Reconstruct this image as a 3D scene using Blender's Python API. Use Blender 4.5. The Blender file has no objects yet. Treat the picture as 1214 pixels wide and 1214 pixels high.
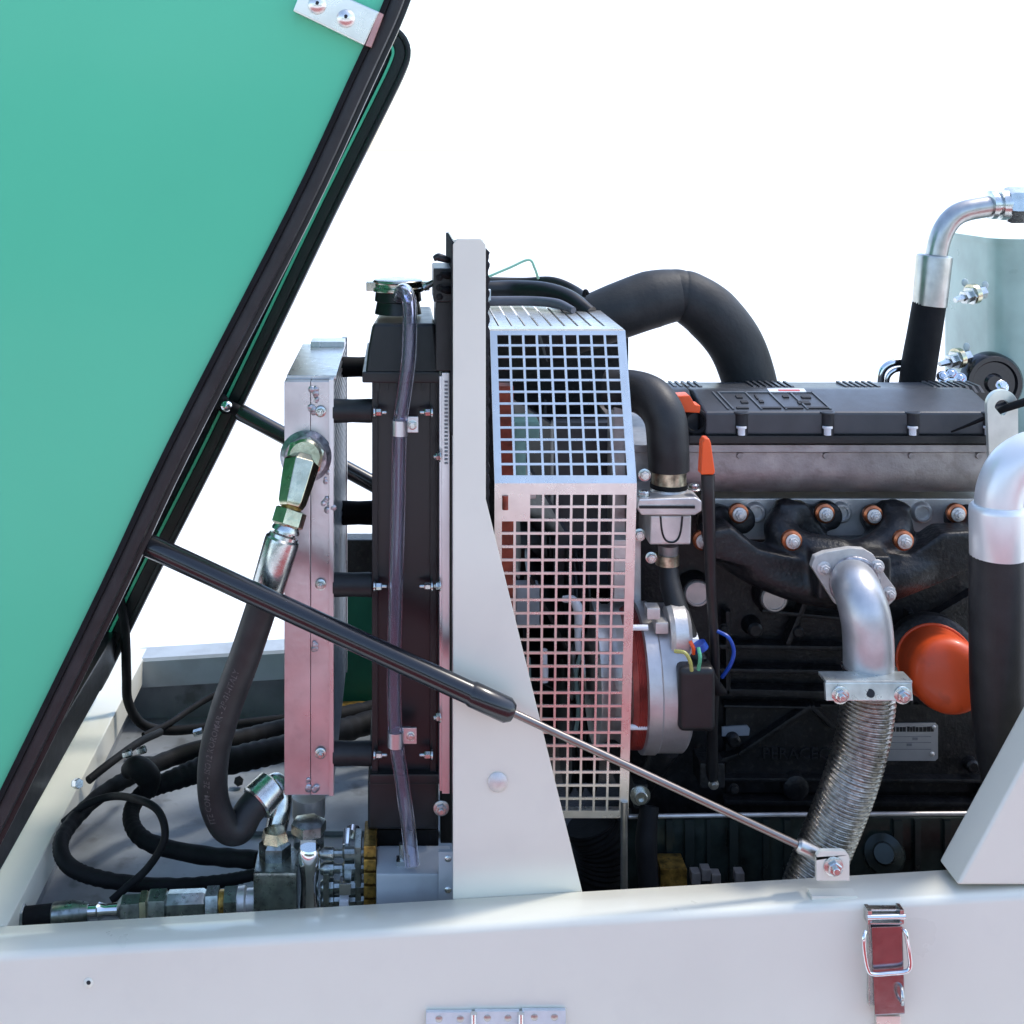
import bpy, bmesh, math, random
from mathutils import Vector, Matrix
R = math.radians
random.seed(7)
S = bpy.context.scene
COL = S.collection
F = 1550.0; CU = 475.0; CV = 180.0; CH = 1.75      # focal length in photo pixels, view axis, eye height

# ------------------------------------------------------------------ camera, sky, sun, exposure
cd = bpy.data.cameras.new('camera'); cam = bpy.data.objects.new('camera', cd); COL.objects.link(cam)
cam.location = (0, 0, CH); cam.rotation_euler = (R(90), 0, 0)
cd.sensor_width = 36; cd.sensor_fit = 'HORIZONTAL'; cd.lens = F*36/1214
cd.shift_x = (607-CU)/1214; cd.shift_y = -(607-CV)/1214
cd.clip_start = 0.05; cd.clip_end = 20000
S.camera = cam
SUN_AZ, SUN_EL = 68, 58                                # azimuth clockwise from +Y
w = bpy.data.worlds.new('World'); S.world = w; w.use_nodes = True
nt = w.node_tree; nt.nodes.clear()
sky = nt.nodes.new('ShaderNodeTexSky'); sky.sky_type = 'NISHITA'; sky.sun_disc = False
sky.sun_elevation = R(SUN_EL); sky.sun_rotation = R(SUN_AZ); sky.air_density = 1.0; sky.dust_density = 1.0; sky.ozone_density = 0.8
bg = nt.nodes.new('ShaderNodeBackground'); bg.inputs[1].default_value = 0.15
wo = nt.nodes.new('ShaderNodeOutputWorld')
nt.links.new(sky.outputs[0], bg.inputs[0]); nt.links.new(bg.outputs[0], wo.inputs[0])
sl = bpy.data.lights.new('sun', 'SUN'); sl.energy = 0.9; sl.angle = R(6); sl.color = (1, .95, .86)
so = bpy.data.objects.new('sun', sl); COL.objects.link(so)
d = Vector((math.sin(R(SUN_AZ))*math.cos(R(SUN_EL)), math.cos(R(SUN_AZ))*math.cos(R(SUN_EL)), math.sin(R(SUN_EL))))
so.rotation_euler = d.to_track_quat('Z', 'Y').to_euler(); so.location = d*20
S.view_settings.view_transform = 'Standard'; S.view_settings.look = 'None'
S.view_settings.exposure = 1.42; S.view_settings.gamma = 1
S.render.engine = 'CYCLES'

# ------------------------------------------------------------------ materials
MATS = {}
def mat(name, col, rough=.5, metal=0, nscale=20, var=.12, rvar=.1, bump=.0, bscale=200, coat=0, spots=None, spot_amt=.5, stretch=None, trans=0, ior=1.45, col2=None, spec=.5):
    if name in MATS: return MATS[name]
    m = bpy.data.materials.new(name); m.use_nodes = True; n = m.node_tree; N = n.nodes; L = n.links
    b = N['Principled BSDF']
    tc = N.new('ShaderNodeTexCoord'); mp = N.new('ShaderNodeMapping'); L.new(tc.outputs['Object'], mp.inputs[0])
    if stretch: mp.inputs['Scale'].default_value = stretch
    no = N.new('ShaderNodeTexNoise'); no.inputs['Scale'].default_value = nscale; no.inputs['Detail'].default_value = 6
    L.new(mp.outputs[0], no.inputs['Vector'])
    mx = N.new('ShaderNodeMix'); mx.data_type = 'RGBA'
    c2 = col2 or tuple(max(0, c*(1-var*2)) for c in col); c1 = tuple(min(1, c*(1+var)) for c in col) if not col2 else col
    mx.inputs[6].default_value = (*c1, 1); mx.inputs[7].default_value = (*c2, 1)
    rp = N.new('ShaderNodeMapRange'); rp.inputs[1].default_value = .3; rp.inputs[2].default_value = .7
    L.new(no.outputs[0], rp.inputs[0]); L.new(rp.outputs[0], mx.inputs[0])
    out = mx.outputs[2]
    if spots:
        n2 = N.new('ShaderNodeTexNoise'); n2.inputs['Scale'].default_value = nscale*2.7; n2.inputs['Detail'].default_value = 8
        L.new(tc.outputs['Object'], n2.inputs['Vector'])
        r2 = N.new('ShaderNodeMapRange'); r2.inputs[1].default_value = .56; r2.inputs[2].default_value = .68; r2.inputs[4].default_value = spot_amt
        L.new(n2.outputs[0], r2.inputs[0])
        m2 = N.new('ShaderNodeMix'); m2.data_type = 'RGBA'; m2.inputs[7].default_value = (*spots, 1)
        L.new(out, m2.inputs[6]); L.new(r2.outputs[0], m2.inputs[0]); out = m2.outputs[2]
    L.new(out, b.inputs['Base Color'])
    rr = N.new('ShaderNodeMapRange'); rr.inputs[3].default_value = max(.02, rough-rvar); rr.inputs[4].default_value = min(1, rough+rvar)
    n3 = N.new('ShaderNodeTexNoise'); n3.inputs['Scale'].default_value = nscale*1.7; n3.inputs['Detail'].default_value = 5
    L.new(mp.outputs[0], n3.inputs['Vector'])
    L.new(n3.outputs[0], rr.inputs[0]); L.new(rr.outputs[0], b.inputs['Roughness'])
    b.inputs['Metallic'].default_value = metal; b.inputs['Coat Weight'].default_value = coat; b.inputs['Coat Roughness'].default_value = .12
    b.inputs['Transmission Weight'].default_value = trans; b.inputs['IOR'].default_value = ior; b.inputs['Specular IOR Level'].default_value = spec
    if bump:
        nb = N.new('ShaderNodeTexNoise'); nb.inputs['Scale'].default_value = bscale; nb.inputs['Detail'].default_value = 4
        L.new(mp.outputs[0], nb.inputs['Vector'])
        bp = N.new('ShaderNodeBump'); bp.inputs['Strength'].default_value = bump; bp.inputs['Distance'].default_value = .002
        L.new(nb.outputs[0], bp.inputs['Height']); L.new(bp.outputs[0], b.inputs['Normal'])
    MATS[name] = m; return m
WHITE = mat('light_grey_paint', (.75, .722, .61), .3, nscale=5, var=.02, rvar=.07, bump=.06, bscale=50, coat=.3, spots=(.62, .60, .52), spot_amt=.15)
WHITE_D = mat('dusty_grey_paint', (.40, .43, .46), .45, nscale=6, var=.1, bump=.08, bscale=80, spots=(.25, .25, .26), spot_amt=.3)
GREEN = mat('green_paint', (.085, .53, .305), .33, nscale=2, var=.02, rvar=.04, bump=.04, bscale=40, coat=.2)
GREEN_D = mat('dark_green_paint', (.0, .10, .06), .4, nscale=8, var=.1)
RUB = mat('black_rubber', (.017, .017, .018), .5, nscale=30, var=.2, bump=.15, bscale=300)
RUBM = mat('matte_rubber', (.008, .008, .009), .7, spec=.22, nscale=25, var=.2, bump=.25, bscale=400)
FOAM = mat('black_foam', (.018, .018, .021), .85, nscale=60, var=.35, bump=.9, bscale=180)
PLAS = mat('black_plastic', (.014, .014, .015), .36, nscale=25, var=.15, bump=.1, bscale=500)
COVER = mat('charcoal_plastic', (.055, .057, .062), .36, nscale=25, var=.08, bump=.1, bscale=600)
IRON = mat('black_cast_iron', (.012, .012, .0135), .42, nscale=35, var=.3, bump=.6, bscale=160, spots=(.045, .04, .036), spot_amt=.55)
GLOSSB = mat('gloss_black_enamel', (.010, .010, .012), .24, nscale=10, var=.1, coat=.5)
CAST = mat('cast_aluminium', (.36, .335, .33), .48, .75, nscale=22, var=.15, bump=.3, bscale=220, spots=(.2, .17, .16), spot_amt=.35)
CASTL = mat('pale_cast_aluminium', (.66, .63, .61), .42, .7, nscale=22, var=.1, bump=.25, bscale=250)
ALU = mat('milled_aluminium', (.62, .62, .64), .3, .9, nscale=40, var=.06, bump=.08, bscale=200, stretch=(1, 1, .1))
GALV = mat('galvanised_sheet', (.80, .77, .72), .28, .85, nscale=30, var=.05, rvar=.04, bump=.02, bscale=60)
ZINC = mat('zinc_plate', (.62, .64, .62), .26, 1, nscale=50, var=.12, bump=.08, bscale=200)
ZINCY = mat('yellow_zinc_plate', (.60, .56, .40), .24, 1, nscale=50, var=.15, bump=.08, bscale=200, spots=(.35, .40, .30))
CHROME = mat('chrome', (.78, .78, .78), .13, 1, nscale=30, var=.03, rvar=.04)
STEEL = mat('drawn_steel', (.50, .49, .47), .33, 1, nscale=40, var=.1, rvar=.08, bump=.08, bscale=150)
ROD = mat('piston_rod', (.24, .21, .195), .33, 1, nscale=30, var=.05, rvar=.03)
BRAID = mat('steel_braid', (.46, .43, .38), .3, 1, nscale=120, var=.25, bump=.15, bscale=500)
COPPER = mat('copper_nut', (.50, .17, .08), .35, .9, nscale=60, var=.2)
BRASS = mat('yellow_passivate', (.42, .25, .06), .4, .8, nscale=60, var=.4, spots=(.12, .07, .03), spot_amt=.7)
ORANGE = mat('orange_enamel', (.72, .085, .018), .42, nscale=12, var=.08, coat=.15, bump=.1, bscale=60, spots=(.25, .03, .01), spot_amt=.25)
ORANGEP = mat('orange_plastic', (.85, .10, .015), .35, nscale=12, var=.05)
RUST = mat('red_oxide', (.35, .06, .03), .5, nscale=40, var=.3, bump=.2)
TEAL = mat('pale_green_paint', (.22, .42, .37), .4, nscale=30, var=.1)
TANKM = mat('grey_green_tank', (.37, .50, .43), .3, nscale=9, var=.14, bump=.1, bscale=40, coat=.3)
BLUE = mat('blue_plastic', (.01, .06, .35), .4)
YEL = mat('yellow_plastic', (.45, .42, .12), .4)
GRNW = mat('green_wire', (.10, .40, .22), .4)
LABEL = mat('white_label', (.72, .72, .74), .4, var=.04)
LGREY = mat('plate_metal', (.46, .46, .48), .38, .5, var=.06)
INK = mat('black_ink', (.012, .012, .014), .6, var=.02)
INKW = mat('pale_print', (.085, .08, .08), .6, var=.4, nscale=300)
REDL = mat('red_print', (.55, .06, .05), .5, var=.05)
TUBE = mat('clear_pvc', (.80, .80, .93), .06, rvar=.02, var=.02, trans=.96, ior=1.38)
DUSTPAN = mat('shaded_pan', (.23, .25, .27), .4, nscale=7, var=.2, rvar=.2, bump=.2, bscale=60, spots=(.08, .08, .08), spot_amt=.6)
GROUNDW = mat('white_concrete', (.88, .86, .80), .8, nscale=1, var=.02)
REDG = mat('red_paving', (.38, .05, .045), .7, nscale=2, var=.12, bump=.4, bscale=60)

# ------------------------------------------------------------------ mesh helpers
def P(u, v, Y): return Vector(((u-CU)/F*Y, Y, CH+(CV-v)/F*Y))
def px(r, Y): return r/F*Y
def ortho(a):
    a = a.normalized(); t = Vector((0, 0, 1)) if abs(a.z) < .9 else Vector((1, 0, 0))
    x = a.cross(t).normalized(); return x, a.cross(x).normalized()
def crom(pts, n):
    pts = [Vector(p) for p in pts]
    if len(pts) < 3: return [pts[0].lerp(pts[1], i/n) for i in range(n+1)]
    q = [pts[0]*2-pts[1]]+pts+[pts[-1]*2-pts[-2]]; out = []
    for i in range(1, len(q)-2):
        for k in range(n):
            t = k/n; a, b, c, e = q[i-1], q[i], q[i+1], q[i+2]
            out.append(.5*((2*b)+(c-a)*t+(2*a-5*b+4*c-e)*t*t+(3*b-a-3*c+e)*t**3))
    out.append(pts[-1]); return out
class MB:
    def __init__(s): s.bm = bmesh.new()
    def ring(s, c, x, y, r, seg, ph=0): return [s.bm.verts.new(c+(x*math.cos(2*math.pi*k/seg+ph)+y*math.sin(2*math.pi*k/seg+ph))*r) for k in range(seg)]
    def skin(s, rings, cap=True):
        f = s.bm.faces.new
        for a, b in zip(rings, rings[1:]):
            n = len(a)
            for k in range(n): f((a[k], a[(k+1) % n], b[(k+1) % n], b[k]))
        if cap:
            f(list(reversed(rings[0]))); f(rings[-1])
        return s
    def box(s, a, b, rot=None, c=None):
        a, b = Vector(a), Vector(b); v = []
        for x in (a.x, b.x):
            for y in (a.y, b.y):
                for z in (a.z, b.z): v.append(Vector((x, y, z)))
        if rot:
            c = c or (a+b)/2; v = [c+rot @ (p-c) for p in v]
        v = [s.bm.verts.new(p) for p in v]
        for q in ((0, 1, 3, 2), (4, 6, 7, 5), (0, 4, 5, 1), (2, 3, 7, 6), (0, 2, 6, 4), (1, 5, 7, 3)): s.bm.faces.new([v[i] for i in q])
        return s
    def boxp(s, u0, u1, v0, v1, Y0, Y1, rot=None):
        a = P(u0, v0, Y0); b = P(u1, v1, Y0); return s.box((a.x, Y0, b.z), (b.x, Y1, a.z), rot)
    def prism(s, poly, Y0, Y1):          # poly: (x,z) world
        return s.loft([[Vector((x, Y0, z)) for x, z in poly], [Vector((x, Y1, z)) for x, z in poly]])
    def prismp(s, poly, Y0, Y1):
        return s.prism([(P(u, v, Y0).x, P(u, v, Y0).z) for u, v in poly], Y0, Y1)
    def loft(s, rings):
        return s.skin([[s.bm.verts.new(p) for p in r] for r in rings])
    def extx(s, prof, x0, x1, sh=0):          # prof: (y,z), extruded along X, sheared by sh
        return s.loft([[Vector((x, y, z+sh*x)) for y, z in prof] for x in (x0, x1)])
    def lathe(s, p0, p1, prof, seg=24, ph=0, cap=True):   # prof: (t 0..1 along, radius)
        p0, p1 = Vector(p0), Vector(p1); x, y = ortho(p1-p0)
        return s.skin([s.ring(p0.lerp(p1, t), x, y, max(r, 1e-4), seg, ph) for t, r in prof], cap)
    def cyl(s, p0, p1, r, seg=20, r1=None): return s.lathe(p0, p1, [(0, r), (1, r if r1 is None else r1)], seg)
    def hexn(s, p0, p1, r, ph=.3):
        return s.lathe(p0, p1, [(0, r*.9), (.1, r), (.9, r), (1, r*.9)], 6, ph)
    def tube(s, pts, r, seg=16, n=8, fr=None, smooth=True, cap=True):
        p = crom(pts, n) if smooth else [Vector(q) for q in pts]
        if isinstance(r, (list, tuple)):
            m = len(r)-1; rr = []
            for i in range(len(p)):
                t = i/(len(p)-1)*m; k = min(int(t), m-1); rr.append(r[k]+(r[k+1]-r[k])*(t-k))
        else: rr = [r]*len(p)
        x = None; rings = []; L = 0
        for i, c in enumerate(p):
            t = (p[min(i+1, len(p)-1)]-p[max(i-1, 0)]).normalized()
            if i: L += (c-p[i-1]).length
            if x is None: x, _ = ortho(t)
            x = (x-t*x.dot(t)).normalized(); y = t.cross(x)
            rings.append(s.ring(c, x, y, rr[i]*(fr(L) if fr else 1), seg))
        return s.skin(rings, cap)
    def tubep(s, pts, rpx, **k):
        Y = pts[len(pts)//2][2]
        r = [px(q, Y) for q in rpx] if isinstance(rpx, (list, tuple)) else px(rpx, Y)
        return s.tube([P(*q) for q in pts], r, **k)
    def sphere(s, c, r, sc=(1, 1, 1), seg=16):
        m = Matrix.Translation(c) @ Matrix.Diagonal((*[r*q for q in sc], 1))
        bmesh.ops.create_uvsphere(s.bm, u_segments=seg, v_segments=seg//2, radius=1, matrix=m); return s
    def torus(s, c, ax, Rr, r, seg=32, s2=10, a0=0, a1=2*math.pi):
        x, y = ortho(Vector(ax)); full = abs(a1-a0-2*math.pi) < 1e-6
        pts = [c+(x*math.cos(a0+(a1-a0)*k/seg)+y*math.sin(a0+(a1-a0)*k/seg))*Rr for k in range(seg+1)]
        s.tube(pts, r, seg=s2, smooth=False, cap=not full); return s
W = {}
def finish(me, ang=38):
    me.polygons.foreach_set('use_smooth', [True]*len(me.polygons))
    me.set_sharp_from_angle(angle=R(ang)); me.update()
def build(mb, name, m, parent=None, bev=0, bseg=2, ang=38, origin=None):
    bm = mb.bm; bmesh.ops.recalc_face_normals(bm, faces=bm.faces)
    if bev:
        es = [e for e in bm.edges if len(e.link_faces) == 2 and e.calc_face_angle(0) > R(30)]
        bmesh.ops.bevel(bm, geom=es, offset=bev, segments=bseg, affect='EDGES', clamp_overlap=True, profile=.6)
    vs = [v.co for v in bm.verts]
    c = origin or Vector([(min(v[i] for v in vs)+max(v[i] for v in vs))/2 for i in range(3)])
    bmesh.ops.translate(bm, verts=bm.verts, vec=-c)
    me = bpy.data.meshes.new(name); bm.to_mesh(me); bm.free(); me.materials.append(m); finish(me, ang)
    o = bpy.data.objects.new(name, me); COL.objects.link(o)
    if parent: o.parent = parent; o.location = c-W[parent]
    else: o.location = c
    W[o] = c
    if bev:
        wn = o.modifiers.new('weighted_normal', 'WEIGHTED_NORMAL'); wn.keep_sharp = True
    return o
def tag(o, label, cat, group=None):
    o['label'] = label; o['category'] = cat
    if group: o['group'] = group
    return o
def thing(name, label, cat, loc, group=None):
    o = bpy.data.objects.new(name, None); o.empty_display_size = .05; COL.objects.link(o)
    o.location = loc; W[o] = Vector(loc); return tag(o, label, cat, group)
def struct(o): o['kind'] = 'structure'; return o
def stuff(o): o['kind'] = 'stuff'; return o
PROTO = {}
def proto(kind, m):
    k = (kind, m.name)
    if k in PROTO: return PROTO[k]
    b = MB(); Z = Vector((0, 0, 1))
    if kind == 'hex':        # washer, hex head, dimple: axis +Z, radius 1
        b.lathe((0, 0, 0), (0, 0, .18), [(0, 1.25), (.8, 1.25), (1, 1.18)], 20)
        b.lathe((0, 0, .17), (0, 0, .85), [(0, .97), (.8, .97), (1, .85)], 6)
        b.lathe((0, 0, .84), (0, 0, .92), [(0, .62), (1, .5)], 16)
    elif kind == 'nut':       # flanged nut with protruding stud
        b.lathe((0, 0, 0), (0, 0, .3), [(0, 1.35), (.6, 1.3), (1, 1.0)], 20)
        b.lathe((0, 0, .25), (0, 0, .95), [(0, .95), (.8, .95), (1, .8)], 6)
        b.lathe((0, 0, .9), (0, 0, 1.5), [(0, .48), (.85, .48), (1, .38)], 14)
    elif kind == 'button':    # domed rivet / screw
        b.lathe((0, 0, 0), (0, 0, .5), [(0, 1.0), (.25, 1.0), (.6, .8), (.85, .5), (1, .25)], 20)
    elif kind == 'socket':    # cap screw with socket
        b.lathe((0, 0, 0), (0, 0, .12), [(0, 1.5), (1, 1.5)], 20)
        b.lathe((0, 0, .1), (0, 0, 1), [(0, .98), (.9, .98), (1, .9), (1.0, .5), (.5, .45)], 20)
    bm = b.bm; bmesh.ops.recalc_face_normals(bm, faces=bm.faces)
    me = bpy.data.meshes.new(kind); bm.to_mesh(me); bm.free(); me.materials.append(m); finish(me, 32)
    PROTO[k] = me; return me
def bolt(parent, u, v, Y, rpx, m=None, ax=(0, -1, 0), kind='hex', name='bolt', world=None, sz=1):
    me = proto(kind, m or ZINC); o = bpy.data.objects.new(name, me); COL.objects.link(o)
    c = world or P(u, v, Y); o.parent = parent; o.location = c-W[parent]; W[o] = c
    q = Vector(ax).to_track_quat('Z', 'Y') @ Matrix.Rotation(random.random()*6.28, 3, 'Z').to_quaternion()
    o.rotation_mode = 'QUATERNION'; o.rotation_quaternion = q
    r = px(rpx, Y) if not world else rpx; o.scale = (r, r, r*sz); return o
def textverts(s, size, bold=0):
    cu = bpy.data.curves.new('lettering', 'FONT'); cu.body = s; cu.size = size; cu.resolution_u = 2; cu.offset = bold
    ob = bpy.data.objects.new('lettering', cu); COL.objects.link(ob)
    dg = bpy.context.evaluated_depsgraph_get(); me = bpy.data.meshes.new_from_object(ob.evaluated_get(dg))
    V = [v.co.copy() for v in me.vertices]; Fc = [tuple(p.vertices) for p in me.polygons]
    bpy.data.objects.remove(ob); bpy.data.meshes.remove(me); return V, Fc
def lettering(s, size, fn, name, m, parent, bold=0, th=None):
    V, Fc = textverts(s, size, bold); b = MB(); vv = [b.bm.verts.new(fn(v)) for v in V]
    for f in Fc:
        try: b.bm.faces.new([vv[i] for i in f])
        except Exception: pass
    if th: 
        r = bmesh.ops.extrude_face_region(b.bm, geom=list(b.bm.faces)); bmesh.ops.translate(b.bm, verts=[g for g in r['geom'] if isinstance(g, bmesh.types.BMVert)], vec=th)
    return build(b, name, m, parent)
X, Yv, Z = Vector((1, 0, 0)), Vector((0, 1, 0)), Vector((0, 0, 1))
SL = .06                                              # chassis sits nose-down: rails climb 6 cm per metre to the right
def zt(x): return CH-1.144+SL*x                         # top of the rails

# ------------------------------------------------------------------ ground
b = MB(); b.box((-6000, -6000, -.2), (6000, 6000, 0)); g = struct(build(b, 'ground', GROUNDW))
b = MB(); b.box((-7, -1.4, .004), (8, 1.25, .012)); struct(build(b, 'red_paving', REDG))

b = MB(); rh_ = random.Random(5); nx, nz = 120, 18; rows = []  # unseen greenery added behind the camera to darken and tint metal reflections
for j in range(nz+1):
    z = 2.7*j/nz; rows.append([b.bm.verts.new((-16+34*i/nx, -12.0+rh_.uniform(-.25, .25)+.5*math.sin(i*.31)-.3*(j/nz)**3, z+(rh_.uniform(-.25, .25)+.25*math.sin(i*.5) if j else 0))) for i in range(nx+1)])
rows.append([b.bm.verts.new((-16+34*i/nx, -13.3+rh_.uniform(-.2, .2), 2.6)) for i in range(nx+1)]); rows.append([b.bm.verts.new((-16+34*i/nx, -13.4, 0)) for i in range(nx+1)])
for ra_, rb_ in zip(rows, rows[1:]):
    for i in range(nx): b.bm.faces.new((ra_[i], ra_[i+1], rb_[i+1], rb_[i]))
added_hedge = build(b, 'added_hedge', mat('added_hedge_leaves', (.05, .085, .035), .6, nscale=9, var=.5), ang=10); added_hedge['label'] = 'clipped greenery added out of view behind the viewer to darken and tint reflections in the metal'; added_hedge['category'] = 'added_hedge'; added_hedge['kind'] = 'stuff'
# ------------------------------------------------------------------ chassis
ch = thing('chassis_frame', 'pale grey painted chassis rails and pan around the engine bay', 'chassis', (0, 1.95, .3))
def rail_prof(y0, y1, top, low, r, lip=.06, t=.004):
    p = [(y0, low)]
    for k in range(7):
        a = math.pi/2*k/6; p.append((y0+r-r*math.cos(a), top-r+r*math.sin(a)))
    p += [(y1-.003, top), (y1, top-.003), (y1, top-lip), (y1-t, top-lip), (y1-t, top-t), (y0+r, top-t), (y0+t, top-r), (y0+t, low)]
    return p
b = MB(); b.extx(rail_prof(1.92, 1.995, CH-1.144, .34, .012), -1.5, 1.75, SL); build(b, 'front_rail', WHITE, ch, ang=60)
b = MB(); prof = [(3.04, CH-1.21), (3.04, CH-1.15), (3.046, CH-1.144), (3.115, CH-1.144), (3.115, .3), (3.11, .3), (3.11, CH-1.21)]
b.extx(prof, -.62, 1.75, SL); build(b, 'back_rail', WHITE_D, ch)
b = MB(); b.box((-.74, 1.995, CH-1.24), (-.60, 3.11, zt(-.6))); build(b, 'left_rail', WHITE, ch, bev=.004)
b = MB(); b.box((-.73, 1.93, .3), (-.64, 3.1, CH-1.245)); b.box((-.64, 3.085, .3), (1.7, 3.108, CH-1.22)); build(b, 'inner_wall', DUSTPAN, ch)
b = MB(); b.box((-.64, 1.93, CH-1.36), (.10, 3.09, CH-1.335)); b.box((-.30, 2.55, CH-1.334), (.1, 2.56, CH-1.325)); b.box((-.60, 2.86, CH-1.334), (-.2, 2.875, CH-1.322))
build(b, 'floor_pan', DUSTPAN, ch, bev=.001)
b = MB(); b.box((.10, 1.93, CH-1.40), (1.7, 3.09, CH-1.36)); build(b, 'belly_pan', IRON, ch)
# panel seam and gusset
b = MB(); gp = [(1135, 1050), (1214, 905), (1325, 701), (1700, 701), (1700, 1050)]; b.prismp(gp, 1.932, 2.0)
build(b, 'gusset_plate', WHITE, ch, bev=.006, bseg=3)
bolt(ch, 105, 1165, 1.92, 6, WHITE, kind='button', name='screw')
bolt(ch, 105, 1165, 1.917, 2.6, INK, kind='button', name='screw')
# strut bracket on the rail
bk = thing('strut_bracket', 'small white eye bracket on the rail holding the end of the gas strut', 'bracket', P(987, 1045, 1.945))
b = MB(); pl = []
for u, v in ((968, 1044), (968, 1016)): pl.append((u, v))
for k in range(7): a = math.pi-math.pi/2*k/6; pl.append((977+9*math.cos(a), 1018-9*math.sin(a)))
for k in range(7): a = math.pi/2-math.pi/2*k/6; pl.append((998+9*math.cos(a), 1018-9*math.sin(a)))
pl.append((1007, 1044)); b.prismp(pl, 1.935, 1.943); build(b, 'eye_plate', WHITE, bk, bev=.001)
bolt(bk, 988, 1027, 1.935, 9, ZINC, kind='nut', name='pivot_nut')
b = MB(); q = P(960, 1044, 1.945); q2 = P(1014, 1044, 1.945); b.box((q.x, 1.9345, zt(q.x)-.002), (q2.x, 1.956, zt(q2.x)+.002)); build(b, 'foot', WHITE, bk, bev=.001)

# ------------------------------------------------------------------ hood
hd = thing('engine_hood', 'large open green engine hood with black rubber edge seal', 'hood', P(0, 1000, 2.3))
Yn = 1.93
def offs(poly, dx): return [(u+dx, v) for u, v in poly]
edge = [(-45, 1030), (0, 943), (119, 700), (200, 528), (343, 250), (420, 85), (455, 8), (466, -30), (462, -70), (435, -110), (380, -140)]
back = [(-600, -480), (-700, 700)]
b = MB(); b.prismp(edge+back, Yn, Yn+.02); build(b, 'near_panel', GREEN, hd, bev=.002)
cr = lambda pts, Y, n=8: crom([P(u, v, Y) for u, v in pts], n)
# near rubber seal : a flattened bead riding on the panel edge
def strip(pts, w0, w1, Y0, Y1, name, m, bev=.004):
    c = crom([Vector((u, v, 0)) for u, v in pts], 5); A, B = [], []
    for i, p in enumerate(c):
        t = (c[min(i+1, len(c)-1)]-c[max(i-1, 0)]).normalized(); n = Vector((-t.y, t.x, 0))
        A.append(p+n*w0); B.append(p+n*w1)
    rings = []
    for a, e in zip(A, B):
        pa0, pe0 = P(a.x, a.y, Y0), P(e.x, e.y, Y0)
        rings.append([pa0, pe0, Vector((pe0.x, Y1, pe0.z)), Vector((pa0.x, Y1, pa0.z))])
    q = MB(); q.loft(rings); return build(q, name, m, hd, bev=bev)
strip(edge[:-1], -3, 4, Yn-.008, Yn+.04, 'seal_lip', RUBM, .002)
strip(edge[:-1], 3.5, 20, Yn-.004, Yn+.05, 'edge_seal', RUB, .007)
strip(edge[:-1], 19, 27, Yn+.02, Yn+.045, 'inner_flange', PLAS, .001)
strip(edge[1:-2], 20, 24, Yn+.045, Yn+.052, 'foam_bead', FOAM, .001)
# far side of the hood
Yf = 2.80
fe = [(100, 812), (165, 680), (230, 552), (262, 487), (315, 377), (376, 250), (440, 122), (462, 76), (466, 58), (455, 45), (430, 40)]
farb = [(-300, -90), (-330, 560), (80, 812)]
b = MB(); b.prismp([(u-4, v) for u, v in fe]+farb, Yf-.03, Yf-.002); build(b, 'far_foam', FOAM, hd)
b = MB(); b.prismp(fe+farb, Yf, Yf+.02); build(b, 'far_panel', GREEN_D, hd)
strip(fe[:-1], -2, 1.2, Yf-.034, Yf-.003, 'painted_edge', GREEN, 0)
strip(fe[:-1], 1.2, 15, Yf-.03, Yf+.03, 'far_flange', PLAS, .004)
strip(fe[:-1], 14, 21, Yf-.04, Yf+.035, 'far_seal', RUB, .005)
# ribs in the foam, back skin and hinge end wall
for k, dx in enumerate((26, 48)):
    strip([(u-dx, v+4) for u, v in fe[1:-3]], 0, 9, Yf-.05, Yf-.03, 'foam_rib', FOAM, .003)
xs = P(-690, 700, Yn).x
b = MB(); e0, e1 = P(-60, 1052, Yn), P(0, 1020, Yn); b.box((e0.x, Yn+.02, e0.z), (e1.x-.012, Yf, e1.z+.03)); build(b, 'end_wall', PLAS, hd, bev=.006)
b = MB(); b.box((xs-.03, Yn+.001, P(0, 700, Yn).z), (xs, Yf+.02, P(0, -480, Yn).z)); build(b, 'back_skin', GREEN, hd)
tp = [P(-600, -480, Yn), P(380, -140, Yn)]
b = MB(); b.loft([[Vector((p.x, y, p.z+dz)) for p, dz in ((tp[0], .001), (tp[1], .001), (tp[1], .02), (tp[0], .02))] for y in (Yn+.001, Yf+.02)]); build(b, 'top_skin', GREEN, hd)
# catch bracket on the panel
cb = thing('hood_catch', 'bright steel catch plate with two domed bolts riveted to the green hood', 'catch', P(400, 20, Yn-.01))
pa = [(350, 10), (357, -14), (452, 16), (443, 52), (437, 52)]
b = MB(); b.prismp([(347, 13), (362, -25), (450, 14), (432, 54)], Yn-.020, Yn-.001); build(b, 'catch_plate', GALV, cb, bev=.003)
b = MB(); b.prismp([(433, 54), (449, 14), (455, 17), (440, 56)], Yn-.018, Yn-.0012); build(b, 'end_cap', mat('pinkish_steel', (.55, .3, .28), .4, .5), cb, bev=.001)
for u, v in ((376, 6), (410, 22)):
    bolt(cb, u, v, Yn-.020, 11, GALV, kind='button', name='domed_bolt', sz=1.3); bolt(cb, u, v-2, Yn-.0275, 3, INK, kind='button', name='bolt_socket')
bs = thing('ball_stud', 'small chrome ball stud at the far hood edge where the rear gas strut starts', 'ball stud', P(268, 481, 2.72))
build(MB().sphere(P(268, 481, 2.72), px(7.5, 2.72)), 'ball', CHROME, bs); build(MB().cyl(P(268, 482, 2.73), P(268, 482, 2.775), px(9, 2.7)), 'socket', RUBM, bs)

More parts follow.
